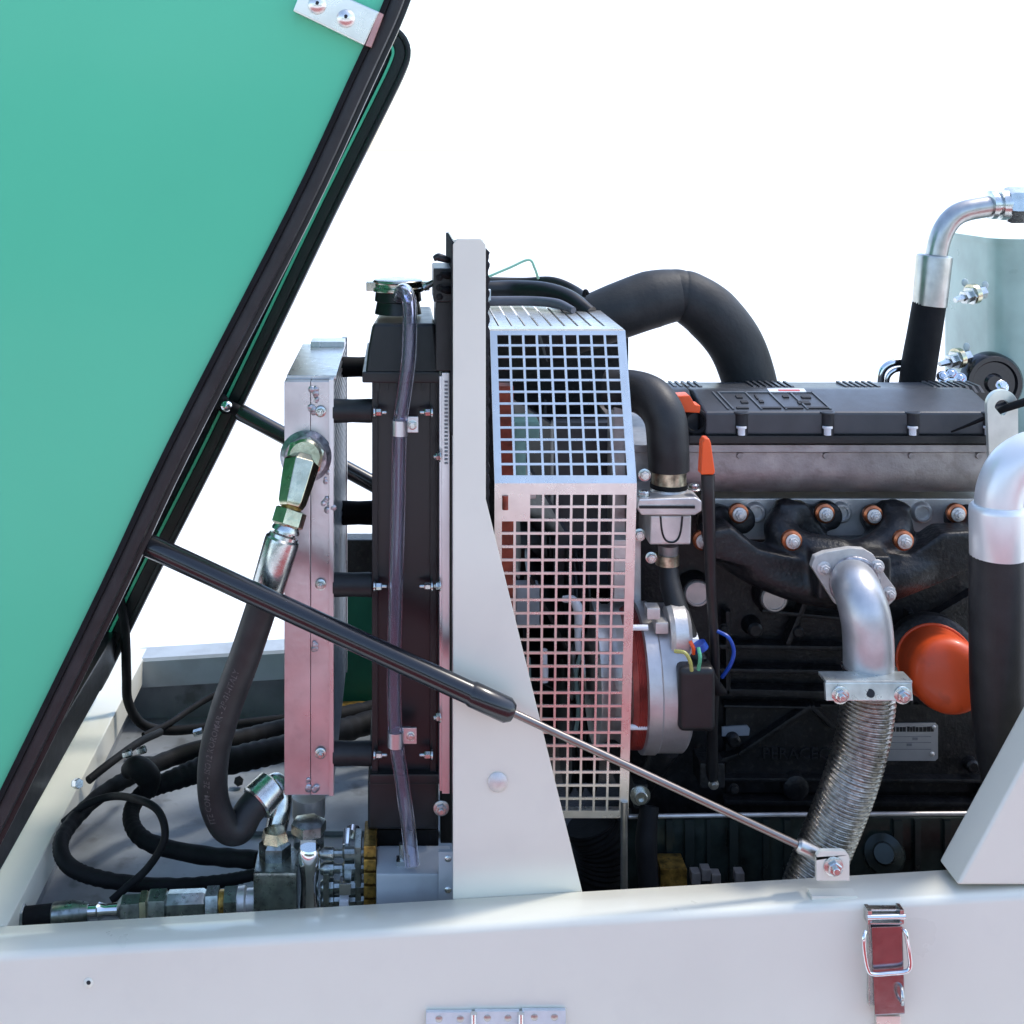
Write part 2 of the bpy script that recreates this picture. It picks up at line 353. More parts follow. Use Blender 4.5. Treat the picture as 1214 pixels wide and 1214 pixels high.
# ------------------------------------------------------------------ gas struts
def strut(label, a, c, e, r, rr):
    A, C, E = P(*a), P(*c), P(*e); t = thing('gas_strut', label, 'gas strut', A, 'gas struts holding the hood open')
    d_ = (C-A).normalized(); r = px(r, a[2]); rr = px(rr, a[2]); L = (C-A).length
    b = MB(); b.lathe(A, C, [(0, r*.8), (.01, r), (.88, r), (.885, r*1.04), (.89, r*1.12), (.985, r*1.12), (1, r*.8)], 28); build(b, 'cylinder', GLOSSB, t)
    b = MB(); b.cyl(C, E, rr, 16); build(b, 'piston_rod', ROD, t)
    b = MB(); b.cyl(A-d_*.035, A+d_*.004, r*.7, 16); b.sphere(A-d_*.04, r*.95); build(b, 'end_fitting', RUBM, t)
    b = MB(); b.lathe(E-d_*.03, E+d_*.005, [(0, rr*1.3), (.1, rr*1.9), (1, rr*1.9)], 16); build(b, 'rod_end', STEEL, t)
    return t
strut('long black gas strut crossing in front of the cooler to the front rail', (173, 645, 1.968), (608, 845, 1.965), (966, 1011, 1.962), 13.5, 4.6)
strut('rear black gas strut seen through the gap behind the oil cooler', (282, 487, 2.74), (700, 712, 2.80), (900, 820, 2.84), 10, 4)

# ------------------------------------------------------------------ bulkhead
bh = thing('bulkhead_post', 'upright pale grey bulkhead plate flaring out at its foot', 'bulkhead', P(600, 1060, 2.0))
x_l = P(537, 300, 1.997).x; z_b = lambda u: zt(P(u, 1060, 1.997).x)
fp = [(537, 290), (542, 283), (570, 283), (576, 290), (576, 592), (691, 1060), (537, 1072)]
pts = [(P(u, v, 1.997).x, P(u, v, 1.997).z) for u, v in fp]
b = MB(); b.prism(pts, 1.997, 2.003); build(b, 'front_plate', WHITE, bh, bev=.0015)
b = MB(); xr = P(576, 300, 1.997).x; ztop = P(540, 284, 1.997).z
b.box((x_l+.001, 2.003, ztop-.004), (xr-.004, 2.27, ztop-.0005)); build(b, 'top_flange', WHITE, bh)
b = MB(); b.box((x_l-.0015, 2.0035, ztop-.3), (x_l+.004, 2.27, ztop-.006)); build(b, 'side_shade_strip', FOAM, bh)  # added black strip that puts the shade on the post's left side into colour
b = MB(); b.box((x_l+.001, 2.0035, P(537, 1072, 1.997).z+.002), (x_l+.0045, 2.06, ztop-.31)); build(b, 'side_flange', ALU, bh)
# rippled foam strip
b = MB(); y0 = 2.004; rings = []
n = 90; za = P(0, 296, 2.0).z; zb = P(0, 604, 2.0).z
for k in range(n+1):
    z = za+(zb-za)*k/n; wob = .0012*math.sin(k*1.35)+random.uniform(-.0009, .0009); e = 0.004 if k in (0,) else 0
    rings.append([Vector((xr-.006, y0, z)), Vector((xr+.0055+wob-e, y0+random.uniform(-.001, .001), z)), Vector((xr+.0055+wob-e, 2.13, z)), Vector((xr-.006, 2.13, z))])
b.loft(rings); build(b, 'foam_strip', FOAM, bh, ang=25)
bolt(bh, 590, 927, 1.997, 12, CASTL, kind='button', name='dome_screw', sz=.9); 
b = MB(); 
for k in range(7):
    v0 = 610+k*60
    pass
# black perforated bracket beside the post top
br = thing('hole_bracket', 'black bracket with cable lugs clamped left of the bulkhead top', 'bracket', P(525, 350, 2.05))
b = MB(); b.boxp(514, 536, 318, 358, 2.05, 2.15); build(b, 'bracket_plate', PLAS, br, bev=.002)
for u, v in ((521, 329), (521, 341), (521, 352)): bolt(br, u, v, 2.05, 3.2, IRON, kind='nut', name='rivet', sz=.5)
b = MB(); b.tubep([(514, 307, 2.05), (520, 305, 2.05), (530, 308, 2.05), (536, 309, 2.06)], [3, 5, 4, 2]); build(b, 'knob', PLAS, br)
for v in (325, 343):
    b = MB(); b.tubep([(523, v, 2.03), (530, v+1, 2.035), (537, v+1, 2.05)], [3, 5, 5]); build(b, 'cable_lug', RUBM, br)
b = MB(); b.boxp(517, 537, 358, 440, 2.06, 2.2); b.boxp(522, 541, 440, 1000, 2.2, 2.23); build(b, 'backing_plate', PLAS, br, bev=.002)
b = MB(); b.tubep([(502, 342, 2.12), (508, 338, 2.12), (516, 334, 2.10)], 4); build(b, 'link', ZINC, br)

# ------------------------------------------------------------------ radiator
Yr = 2.12
ra = thing('radiator', 'tall black radiator with plastic header tank beside the bulkhead', 'radiator', P(480, 1000, 2.3))
b = MB(); b.boxp(441, 520, 440, 935, Yr+.01, 2.55); build(b, 'core_side', mat('satin_black_sheet', (.020, .016, .018), .3, nscale=4, var=.1, rvar=.04, bump=.05, bscale=30), ra, bev=.002)
b = MB(); b.boxp(441, 448, 440, 935, Yr, Yr+.012); b.boxp(510, 517, 440, 935, Yr, Yr+.012); build(b, 'side_lip', PLAS, ra, bev=.001)
b = MB()
T = [P(439, 437, Yr), P(519, 437, Yr)]; tz = P(0, 384, Yr).z
b.loft([[Vector((T[0].x-.008, Yr-.004, T[0].z-.008)), Vector((T[1].x+.004, Yr-.004, T[0].z-.008)), Vector((T[1].x+.004, 2.42, T[0].z-.008)), Vector((T[0].x-.008, 2.42, T[0].z-.008))],
        [Vector((T[0].x-.004, Yr, T[0].z+.03)), Vector((T[1].x, Yr, T[0].z+.03)), Vector((T[1].x, 2.42, T[0].z+.03)), Vector((T[0].x-.004, 2.42, T[0].z+.03))],
        [Vector((T[0].x+.004, Yr+.004, tz)), Vector((T[1].x-.004, Yr+.004, tz)), Vector((T[1].x-.006, 2.36, tz)), Vector((T[0].x+.02, 2.36, tz))]])
build(b, 'header_tank', PLAS, ra, bev=.006, bseg=3)
b = MB(); b.box((T[0].x-.013, Yr-.008, T[0].z-.022), (T[1].x+.006, 2.44, T[0].z-.004)); build(b, 'header_rim', PLAS, ra, bev=.003)
b = MB(); 
for s_ in range(7): 
    xx = T[0].x+.008+s_*.015; b.box((xx, Yr-.003, T[0].z-.036), (xx+.006, Yr+.005, T[0].z-.02))
build(b, 'crimp_tabs', PLAS, ra)
b = MB(); b.boxp(436, 520, 926, 984, Yr-.004, 2.42); build(b, 'foot_tank', PLAS, ra, bev=.006, bseg=3)
b = MB(); b.boxp(438, 522, 918, 930, Yr-.009, 2.44); build(b, 'foot_rim', PLAS, ra, bev=.003)
b = MB(); b.boxp(446, 520, 984, 1006, Yr+.02, 2.40); build(b, 'rubber_mount', RUBM, ra, bev=.004)
for a in ((452, 905, 478, 918), (478, 905, 505, 918), (505, 903, 490, 918)):
    pass
b = MB(); c0 = P(472, 368, 2.22); b.lathe(c0-Z*.005, c0+Z*.035, [(0, .040), (.5, .036), (.55, .040), (1, .038)], 28); build(b, 'filler_neck', PLAS, ra)
cap = MB(); c1 = c0+Z*.032; cap.lathe(c1, c1+Z*.022, [(0, .040), (.06, .044), (.35, .044), (.4, .041), (.7, .041), (.78, .043), (.92, .041), (1, .030)], 36)
for a in (0.15, math.pi+.05): cap.box(c1+Vector((math.cos(a)*.045-.009, math.sin(a)*.045-.012, .002)), c1+Vector((math.cos(a)*.045+.009, math.sin(a)*.045+.012, .017)))
cpo = build(cap, 'filler_cap', mat('aged_cap_steel', (.48, .46, .40), .25, 1, nscale=60, var=.15), ra, bev=.0015)
b = MB(); b.boxp(524, 533, 442, 941, 2.06, 2.14); b.boxp(521, 525, 446, 938, 2.07, 2.12); build(b, 'alloy_edge_strip', ALU, ra, bev=.0008)
for v in (487, 693, 893):
    for u, ax, m_ in ((443, (1, 0, 0), ZINC), (513, (-1, 0, 0), ZINC)):
        bolt(ra, u, v+2, Yr-.012, 4.6, m_, ax=ax, kind='nut', name='stud_nut', sz=2.3)
for v in (541, 694, 850): bolt(ra, 521, v, 2.06, 5, ZINC, ax=(-1, -.3, 0), kind='nut', name='edge_bolt', sz=1.0)
b = MB()
for k in range(22): 
    v = 452+k*4.6; b.boxp(527, 531, v, v+1.8, 2.057, 2.06)
stuff(build(b, 'edge_perforation', mat('dark_slot', (.25, .25, .26), .5, .5), ra))
# clear overflow hose
oh = thing('overflow_hose', 'clear plastic overflow hose running down the front of the radiator', 'hose', P(485, 1028, 2.06))
pl = [(473, 352, 2.16), (478, 344, 2.11), (484, 352, 2.075), (486, 372, 2.07), (485, 420, 2.07), (480, 462, 2.075), (474, 510, 2.08), (472, 600, 2.085), (469, 700, 2.085), (467, 800, 2.085), (469, 870, 2.08), (477, 930, 2.08), (484, 980, 2.07), (489, 1028, 2.05)]
b = MB(); Yh = 2.08
ro, ri = px(8.6, Yh), px(5.4, Yh)
pp = crom([P(*q) for q in pl], 7)
b.tube(pp, ro, seg=20, smooth=False, cap=False); b2 = MB(); b2.tube(pp, ri, seg=20, smooth=False, cap=False)
for f in b2.bm.faces: f.normal_flip()
tmp = bpy.data.meshes.new('inner'); b2.bm.to_mesh(tmp); b2.bm.free()
def noflip(mb, name, m, parent):
    bm = mb.bm; bmesh.ops.recalc_face_normals(bm, faces=bm.faces); bm.from_mesh(tmp)
    c = Vector((0, 0, 0)); c = W[parent]; bmesh.ops.translate(bm, verts=bm.verts, vec=-c)
    me = bpy.data.meshes.new(name); bm.to_mesh(me); bm.free(); me.materials.append(m); finish(me, 80)
    o = bpy.data.objects.new(name, me); COL.objects.link(o); o.parent = parent; W[o] = c; return o
noflip(b, 'clear_wall', TUBE, oh)
for (u, v, uc) in ((474, 507, 489), (469, 876, 487)):
    cl = MB(); cl.cyl(P(u, v-9, 2.08), P(u, v+9, 2.08), px(9.6, 2.08), 20); build(cl, 'hose_clamp', ALU, oh)
    cl = MB(); cl.boxp(u+6, uc+7, v-13, v+6, 2.085, 2.09); cl.boxp(u, uc, v-12, v+5, 2.09, 2.1); build(cl, 'clamp_tab', ALU, oh, bev=.001)
    bolt(oh, uc, v-3, 2.085, 4.5, ZINC, kind='hex', name='clamp_bolt', sz=.7)

# ------------------------------------------------------------------ oil cooler
oc = thing('oil_cooler', 'tall aluminium oil cooler with ribbed side and welded port', 'cooler', P(366, 943, 2.3))
b = MB(); b.boxp(337, 368, 452, 943, 2.12, 2.50); b.boxp(368.3, 391, 452, 943, 2.1215, 2.50); build(b, 'end_tank', mat('brushed_cooler_aluminium', (.60, .58, .60), .3, .85, nscale=14, var=.1, rvar=.08, bump=.12, bscale=90, spots=(.42, .40, .42), spot_amt=.4), oc, bev=.0018)
b = MB(); b.boxp(390, 395.5, 450, 944, 2.118, 2.14); build(b, 'front_lip', ALU, oc, bev=.0008)
a0 = P(337, 452, 2.12); a1 = P(395, 943, 2.12); xr_ = a1.x
b = MB(); b.box((a0.x+.002, 2.14, a0.z), (xr_+.004, 2.49, a0.z+.006)); b.box((a0.x+.02, 2.45, a0.z+.006), (xr_+.004, 2.50, a0.z+.016)); build(b, 'top_cap', ALU, oc, bev=.001)
b = MB(); b.box((a1.x-.02, 2.141, a1.z), (a1.x-.0025, 2.62, a0.z-.001)); build(b, 'core', IRON, oc)
b = MB(); nf = 52
for k in range(nf):
    z = a0.z-.006-(a0.z-a1.z-.01)*k/nf; b.box((a1.x-.007, 2.142, z-.0048), (a1.x+.0005, 2.62, z))
stuff(build(b, 'cooling_fins', mat('cooler_bar', (.30, .31, .33), .35, .85), oc))
b = MB(); b.box((a1.x-.008, 2.621, a1.z), (a1.x+.002, 2.64, a0.z)); build(b, 'rear_lip', ALU, oc)
wb = P(363, 541, 2.12)
b = MB(); b.lathe(wb, wb-Yv*.012, [(0, px(31, 2.12)), (.25, px(30, 2.12)), (.6, px(27, 2.1)), (1, px(25, 2.1))], 40); build(b, 'weld_boss', mat('weld_bead', (.52, .50, .54), .35, .9, nscale=90, var=.3, bump=.7, bscale=130), oc)
for (u, v, sx, sy) in ((372, 470, 3.5, 12), (369, 487, 3, 8), (385, 560, 5, 14), (372, 765, 4, 5), (372, 930, 9, 7), (388, 598, 7, 7)):
    b = MB()
    for k in range(7): b.sphere(P(u+random.uniform(-1, 1)*sx, v+random.uniform(-1, 1)*sy, 2.1195), px(random.uniform(2, 4.5), 2.12), (1, .35, 1), 10)
    build(b, 'weld_spatter', MATS['weld_bead'], oc)
for v in (488, 693, 893): bolt(oc, 380, v, 2.118, 5, ZINC, ax=(.0, -1, 0), kind='nut', name='clamp_nut', sz=1.2)
b = MB(); c0 = P(366, 943, 2.2); b.lathe(c0, c0-Z*.045, [(0, .028), (.7, .028), (1, .022)], 28); build(b, 'outlet_boss', CASTL, oc)
# rubber stand-offs
for (v, Y, r, u0, u1, w_) in ((487, 2.135, 14, 395, 441, 'front buffer near the top'), (693, 2.135, 14, 395, 441, 'front buffer at mid height'), (893, 2.135, 14, 395, 441, 'front buffer near the foot'), (435, 2.46, 12, 405, 445, 'dark rear buffer at the very top'), (608, 2.46, 14, 405, 445, 'dark rear buffer seen through the gap')):
    b = MB(); A, B_ = P(u0, v, Y), P(u1, v, Y)
    r_ = px(r, Y); b.lathe(A, B_, [(0, r_), (.06, r_*1.02), (.5, r_*.97), (.94, r_*1.02), (1, r_)], 28)
    tag(build(b, 'rubber_buffer', RUBM if Y > 2.3 else RUB), 'round black rubber %s between cooler and radiator' % w_, 'rubber buffer', 'rubber buffers between cooler and radiator')

# green panel glimpsed between cooler and radiator
gb = thing('green_side_panel', 'dark green machine panel glimpsed between cooler and radiator', 'panel', P(420, 850, 2.95))
b = MB(); b.boxp(398, 452, 690, 862, 2.92, 2.97); build(b, 'panel_sheet', mat('deep_green_paint', (.015, .13, .08), .4, nscale=6, var=.2), gb, bev=.004)
b = MB(); b.boxp(402, 450, 840, 868, 2.86, 2.90); build(b, 'timber_wedge', BRASS, gb, bev=.003)
b = MB(); b.boxp(396, 450, 640, 688, 2.75, 2.80); build(b, 'dark_bracket', IRON, gb, bev=.004)

# ------------------------------------------------------------------ big hydraulic hose at the cooler
hh = thing('hydraulic_hose', 'thick black hydraulic hose looping down from the cooler port', 'hydraulic hose', P(260, 1000, 2.1))
b = MB(); b.hexn(P(363, 541, 2.105), P(361, 542, 2.085), px(24, 2.08)); b.lathe(P(362, 541, 2.088), P(361, 542, 2.07), [(0, px(21, 2.07)), (.8, px(21, 2.07)), (1, px(18, 2.07))], 28); build(b, 'port_nut', ZINCY, hh)
b = MB(); b.lathe(P(360, 540, 2.075), P(345, 602, 2.035), [(0, px(13, 2.05)), (.14, px(22, 2.05)), (.5, px(20, 2.05)), (.9, px(17, 2.05)), (1, px(14, 2.05))], 6, .45); build(b, 'elbow_block', ZINCY, hh, bev=.0015)
b = MB(); b.cyl(P(347, 596, 2.04), P(343, 612, 2.032), px(12, 2.04), 24); build(b, 'elbow_neck', BRASS, hh)
b = MB(); b.lathe(P(346, 604, 2.035), P(340, 624, 2.027), [(0, px(17, 2.03)), (.08, px(19.5, 2.03)), (.9, px(19.5, 2.03)), (1, px(17, 2.03))], 6, .2); build(b, 'swivel_nut', ZINCY, hh)
b = MB(); b.lathe(P(341, 622, 2.028), P(335, 640, 2.024), [(0, px(14, 2.03)), (.3, px(17, 2.03)), (.45, px(17, 2.03)), (.46, px(13, 2.03)), (.6, px(13, 2.03)), (.7, px(18, 2.03)), (1, px(18, 2.03))], 28); build(b, 'crimp_rings', ZINC, hh)
b = MB(); b.lathe(P(336, 636, 2.024), P(315, 706, 2.02), [(0, px(17, 2.02)), (.04, px(20.5, 2.02)), (.1, px(21, 2.02)), (.9, px(20, 2.02)), (1, px(18.5, 2.02))], 32); build(b, 'ferrule', ZINC, hh)
hp = [(319, 692, 2.022), (305, 735, 2.02), (288, 785, 2.03), (268, 840, 2.05), (254, 895, 2.07), (253, 945, 2.09), (266, 978, 2.10), (283, 982, 2.11), (295, 962, 2.12), (309, 946, 2.13)]
HP = crom([P(*q) for q in hp], 10); hr = px(18.5, 2.04)
b = MB(); b.tube(HP, hr, seg=28, smooth=False); build(b, 'hose_body', RUB, hh)
# printing wrapped on the hose
ar = [0]
for i in range(1, len(HP)): ar.append(ar[-1]+(HP[i]-HP[i-1]).length)
def onhose(v):
    s = ar[55]*1.0 - .0 - v.x                      # text climbs the hose
    s = max(0.001, min(ar[-1]-.001, s)); i = next(k for k in range(1, len(ar)) if ar[k] >= s)
    t = (s-ar[i-1])/(ar[i]-ar[i-1]); c = HP[i-1].lerp(HP[i], t); tn = (HP[i]-HP[i-1]).normalized()
    side = tn.cross(Vector((0, -1, 0))).normalized(); out = side.cross(tn).normalized()
    if out.y > 0: out = -out
    if side.x > 0: side = -side
    a = (v.y+.001)/hr+.0
    return c+(out*math.cos(a)+side*math.sin(a))*(hr+.0006)
lettering('ITE COM - 2E - ISO12 KOROMAR - 2P-01-ITALY', .0138, onhose, 'hose_print', INKW, hh, .0002)
b = MB(); b.lathe(P(303, 953, 2.125), P(325, 930, 2.15), [(0, px(20, 2.13)), (.06, px(22, 2.13)), (.9, px(20, 2.14)), (1, px(16, 2.14))], 32); build(b, 'lower_ferrule', ZINC, hh)
b = MB(); b.tubep([(320, 934, 2.15), (329, 930, 2.155), (333, 945, 2.15), (331, 965, 2.14), (326, 990, 2.13)], 13); build(b, 'lower_elbow', ZINC, hh)

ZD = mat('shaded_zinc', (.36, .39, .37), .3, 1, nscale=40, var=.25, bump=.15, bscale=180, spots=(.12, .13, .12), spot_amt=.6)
# ------------------------------------------------------------------ valve cluster along the rail
vt = thing('hydraulic_manifold_line', 'row of zinc hydraulic fittings and tee block lying behind the front rail', 'hydraulic fittings', P(250, 1080, 2.1))
Yq = 2.075
def seg(u0, v0, u1, v1, prof, m, name, sg=28, Y=Yq, ph=.25, Y2=None):
    b = MB(); b.lathe(P(u0, v0, Y), P(u1, v1, Y2 or Y), [(t, px(r, Y)) for t, r in prof], sg, ph); return build(b, name, m, vt, ang=34)
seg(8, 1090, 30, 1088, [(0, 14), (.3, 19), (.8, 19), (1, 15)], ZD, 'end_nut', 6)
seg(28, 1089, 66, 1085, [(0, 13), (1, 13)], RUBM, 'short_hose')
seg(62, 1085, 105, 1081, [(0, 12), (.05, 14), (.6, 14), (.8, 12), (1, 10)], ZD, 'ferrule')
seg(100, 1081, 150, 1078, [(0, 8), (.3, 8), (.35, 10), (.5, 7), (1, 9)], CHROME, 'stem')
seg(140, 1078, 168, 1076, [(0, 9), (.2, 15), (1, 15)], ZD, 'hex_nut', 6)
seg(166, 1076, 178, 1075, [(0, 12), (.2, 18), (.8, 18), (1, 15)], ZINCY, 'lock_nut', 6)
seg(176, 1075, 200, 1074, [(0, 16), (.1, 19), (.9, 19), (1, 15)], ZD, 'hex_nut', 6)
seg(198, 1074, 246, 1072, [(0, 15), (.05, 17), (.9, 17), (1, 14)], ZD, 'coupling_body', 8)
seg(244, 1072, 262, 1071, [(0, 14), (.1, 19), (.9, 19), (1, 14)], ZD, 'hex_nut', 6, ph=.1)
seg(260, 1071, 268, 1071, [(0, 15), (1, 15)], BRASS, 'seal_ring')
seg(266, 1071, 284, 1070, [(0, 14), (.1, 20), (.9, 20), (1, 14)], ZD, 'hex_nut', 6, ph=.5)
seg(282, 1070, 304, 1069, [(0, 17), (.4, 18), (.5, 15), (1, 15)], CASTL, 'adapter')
b = MB(); b.boxp(300, 352, 1035, 1092, 2.05, 2.13); build(b, 'tee_block', ZD, vt, bev=.005)
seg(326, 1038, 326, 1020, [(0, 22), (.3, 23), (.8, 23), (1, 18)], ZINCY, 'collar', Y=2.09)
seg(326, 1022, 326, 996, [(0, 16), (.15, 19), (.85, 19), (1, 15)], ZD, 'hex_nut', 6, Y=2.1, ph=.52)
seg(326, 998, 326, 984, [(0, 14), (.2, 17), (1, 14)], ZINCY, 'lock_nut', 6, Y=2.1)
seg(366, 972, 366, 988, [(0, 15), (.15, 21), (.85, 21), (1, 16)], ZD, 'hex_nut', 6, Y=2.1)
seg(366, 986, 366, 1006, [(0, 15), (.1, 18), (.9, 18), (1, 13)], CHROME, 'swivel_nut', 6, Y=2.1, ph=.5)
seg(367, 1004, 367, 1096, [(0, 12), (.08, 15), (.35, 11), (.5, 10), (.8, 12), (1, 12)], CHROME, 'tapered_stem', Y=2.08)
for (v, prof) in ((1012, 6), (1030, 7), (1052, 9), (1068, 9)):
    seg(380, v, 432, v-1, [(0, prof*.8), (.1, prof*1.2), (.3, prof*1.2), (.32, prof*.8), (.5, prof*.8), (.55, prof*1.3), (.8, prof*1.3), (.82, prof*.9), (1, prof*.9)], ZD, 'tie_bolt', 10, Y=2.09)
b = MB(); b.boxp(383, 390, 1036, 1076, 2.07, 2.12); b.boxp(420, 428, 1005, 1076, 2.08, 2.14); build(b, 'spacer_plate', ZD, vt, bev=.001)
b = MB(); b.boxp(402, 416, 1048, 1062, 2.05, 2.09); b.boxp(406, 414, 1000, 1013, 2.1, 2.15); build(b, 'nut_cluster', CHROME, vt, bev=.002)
b = MB(); b.boxp(402, 413, 1068, 1085, 2.05, 2.07); build(b, 'white_plug', LABEL, vt, bev=.002)
for k in range(5):
    b = MB(); v = 1003+k*16; b.boxp(431, 446, v, v+14, 2.07, 2.15); build(b, 'passivated_flange', BRASS, vt, bev=.003)
seg(410, 985, 428, 990, [(0, 5), (.3, 9), (.7, 9), (1, 4)], CHROME, 'bleed_screw', 6, Y=2.2)
# grey pump block at foot of radiator
pb = thing('mounting_block', 'plain grey steel block at the foot of the radiator beside the bulkhead', 'mounting block', P(490, 1065, 2.1))
b = MB(); b.boxp(446, 536, 1036, 1090, 2.045, 2.13); build(b, 'block_body', WHITE_D, pb, bev=.004)
b = MB(); b.boxp(520, 538, 1010, 1070, 2.035, 2.044); build(b, 'angle_strip', WHITE_D, pb, bev=.001)
b = MB(); b.cyl(P(477, 1000, 2.075), P(477, 1026, 2.075), px(4, 2.07)); b.boxp(470, 484, 1022, 1030, 2.066, 2.085); build(b, 'drain_pin', ZINC, pb)
for v in (1018, 1055): bolt(pb, 531, v, 2.035, 4, ZINC, kind='button', name='screw')
bolt(pb, 523, 958, 2.06, 7, STEEL, kind='nut', name='frame_nut')

# ------------------------------------------------------------------ cables in the left compartment
def cable(name, label, pts, r, m=RUBM, grp='black cables in the left compartment', cat='cable', corr=0, n=8):
    b = MB(); Ym = pts[len(pts)//2][2]
    b.tubep(pts, r, n=n, seg=14, fr=(lambda L: 1+corr*math.sin(L*900)) if corr else None)
    return tag(build(b, name, m, ang=60), label, cat, grp)
cable('conduit', 'fat black conduit curling into a loop above the compartment floor', [(475, 845, 2.8), (420, 862, 2.75), (345, 885, 2.6), (262, 905, 2.5), (212, 922, 2.45), (170, 940, 2.42), (155, 968, 2.36), (172, 996, 2.3), (228, 1012, 2.25), (306, 1020, 2.2)], [13, 15, 16, 16, 14, 11, 9.5, 9.5, 9.5, 9.5, 9.5], corr=.05, n=16)
cable('conduit', 'lower black conduit sweeping wide round the compartment to the tee block', [(480, 832, 2.85), (430, 842, 2.8), (340, 862, 2.7), (270, 880, 2.6), (200, 900, 2.55), (130, 935, 2.4), (92, 968, 2.3), (72, 1000, 2.22), (84, 1028, 2.18), (130, 1044, 2.17), (200, 1050, 2.17), (260, 1045, 2.16), (306, 1036, 2.15)], [11, 11, 12, 12, 11, 9.5, 9, 9, 9, 8.5, 8, 7, 6], corr=.05, n=16)
cable('thin_cable', 'thin black cable forming a small round loop over the conduits', [(132, 1068, 2.12), (150, 1052, 2.13), (176, 1028, 2.14), (195, 995, 2.14), (190, 965, 2.16), (170, 950, 2.2), (135, 944, 2.3), (100, 955, 2.3), (75, 975, 2.3)], 4.6)
cable('thin_cable', 'slim black cable hanging from the hood hinge down to the far floor', [(140, 700, 2.75), (148, 745, 2.75), (150, 800, 2.75), (152, 832, 2.76), (168, 858, 2.78), (200, 866, 2.8), (250, 862, 2.82), (340, 852, 2.85)], 5.6)
cable('thin_cable', 'slender black cable rising diagonally behind the hydraulic hose', [(170, 872, 2.75), (200, 858, 2.8), (240, 832, 2.88), (300, 800, 2.95)], 3.6)
cable('thin_cable', 'slim black cable lying against the left rail', [(105, 925, 2.45), (130, 905, 2.5), (165, 880, 2.6), (190, 868, 2.7)], 4.6)
b = MB(); b.tubep([(150, 914, 2.42), (162, 910, 2.41), (176, 922, 2.41), (176, 940, 2.41)], [9, 14, 15, 10], seg=14); tag(build(b, 'tape_wrap', RUBM), 'lump of black tape binding the cables together', 'tape')
for i, (u, v, Y) in enumerate(((151, 893, 2.45), (168, 889, 2.5), (235, 868, 2.7))):
    b = MB(); b.hexn(P(u-5, v+2, Y), P(u+5, v-1, Y), px(4.5, Y)); tag(build(b, 'cable_gland', ZINC), ('small zinc gland by the tape lump', 'small zinc gland just right of the tape lump', 'small bright gland far back near the rear wall')[i], 'gland', 'zinc cable glands')
for i, (u, v, Y) in enumerate(((89, 929, 2.30), (283, 926, 2.75))):
    b = MB(); b.hexn(P(u, v, Y), P(u+(5 if i == 0 else 0), v, Y-.015), px(6, Y)); tag(build(b, 'floor_bolt', ZINC if i == 0 else IRON), ('zinc bolt on the inside of the left rail', 'dark bolt standing on the compartment floor')[i], 'bolt')

# ------------------------------------------------------------------ fan guard
fg = thing('fan_guard', 'galvanised fan guard with square punched holes beside the bulkhead', 'guard', P(660, 960, 2.3))
def panel(p00, p10, p01, p11, holes, th=.003):
    """sheet spanned by 4 world corners, with rectangular holes given as (s0,s1,t0,t1) grid lines"""
    b = MB(); ss, ts, solid = holes
    nrm = (p10-p00).cross(p01-p00).normalized()
    if nrm.y > 0 and abs(nrm.y) > .2: nrm = -nrm
    Q = lambda s, t: (p00.lerp(p10, s)).lerp(p01.lerp(p11, s), t)
    V = [[[b.bm.verts.new(Q(s, t)-nrm*o) for t in ts] for s in ss] for o in (0, th)]
    fs = {}
    for i in range(len(ss)-1):
        for j in range(len(ts)-1):
            if solid(i, j): fs[(i, j)] = 1
    for (i, j) in fs:
        for o in (0, 1): 
            q = [V[o][i][j], V[o][i+1][j], V[o][i+1][j+1], V[o][i][j+1]]; b.bm.faces.new(q if o == 0 else q[::-1])
        for di, dj, e in ((-1, 0, ((i, j), (i, j+1))), (1, 0, ((i+1, j), (i+1, j+1))), (0, -1, ((i, j), (i+1, j))), (0, 1, ((i, j+1), (i+1, j+1)))):
            if (i+di, j+dj) not in fs:
                (a, c), (e2, f) = e; b.bm.faces.new([V[0][a][c], V[0][e2][f], V[1][e2][f], V[1][a][c]])
    loose = [v for v in b.bm.verts if not v.link_faces]
    for v in loose: b.bm.verts.remove(v)
    return b
def grid(a, bb, n, frac):       # n holes between a..bb (edge to edge), hole fraction
    p = (bb-a)/(n-(1-frac)); out = [0]
    for k in range(n): out += [a+k*p, a+k*p+p*frac]
    out.append(1); return out
Y1, Y2, Y3 = 2.25, 2.14, 2.152
A0, A1 = P(581, 392, Y1), P(741, 392, Y1); B0, B1 = P(581, 573, Y2), P(751, 573, Y2)
B0.x = A0.x; B1.x = A1.x = (B1.x+A1.x)/2
C0, C1 = P(0, 967, Y3), P(0, 967, Y3); C0.x, C1.x = B0.x, B1.x-.012
g1 = (grid(.052, .95, 9, .84), grid(.030, .95, 12, .81), lambda i, j: not (i % 2 == 1 and j % 2 == 1))
build(panel(A0, A1, B0, B1, g1), 'upper_panel', GALV, fg)
def sol(i, j):
    if i == 1 and j in (1, 2, 3): return False if j != 99 else True
    if i in (3,) and j in (1, 3): return True
    return not (i % 2 == 1 and j % 2 == 1)
def sol2(i, j):
    h = (i % 2 == 1 and j % 2 == 1)
    if i == 1 and j in (1, 3): return True
    if i == 3 and j in (1, 3): return True
    return not h
g2 = (grid(.052, .945, 9, .84), grid(.034, .985, 24, .82), sol2)
build(panel(B0, B1, C0, C1, g2), 'lower_panel', GALV, fg)
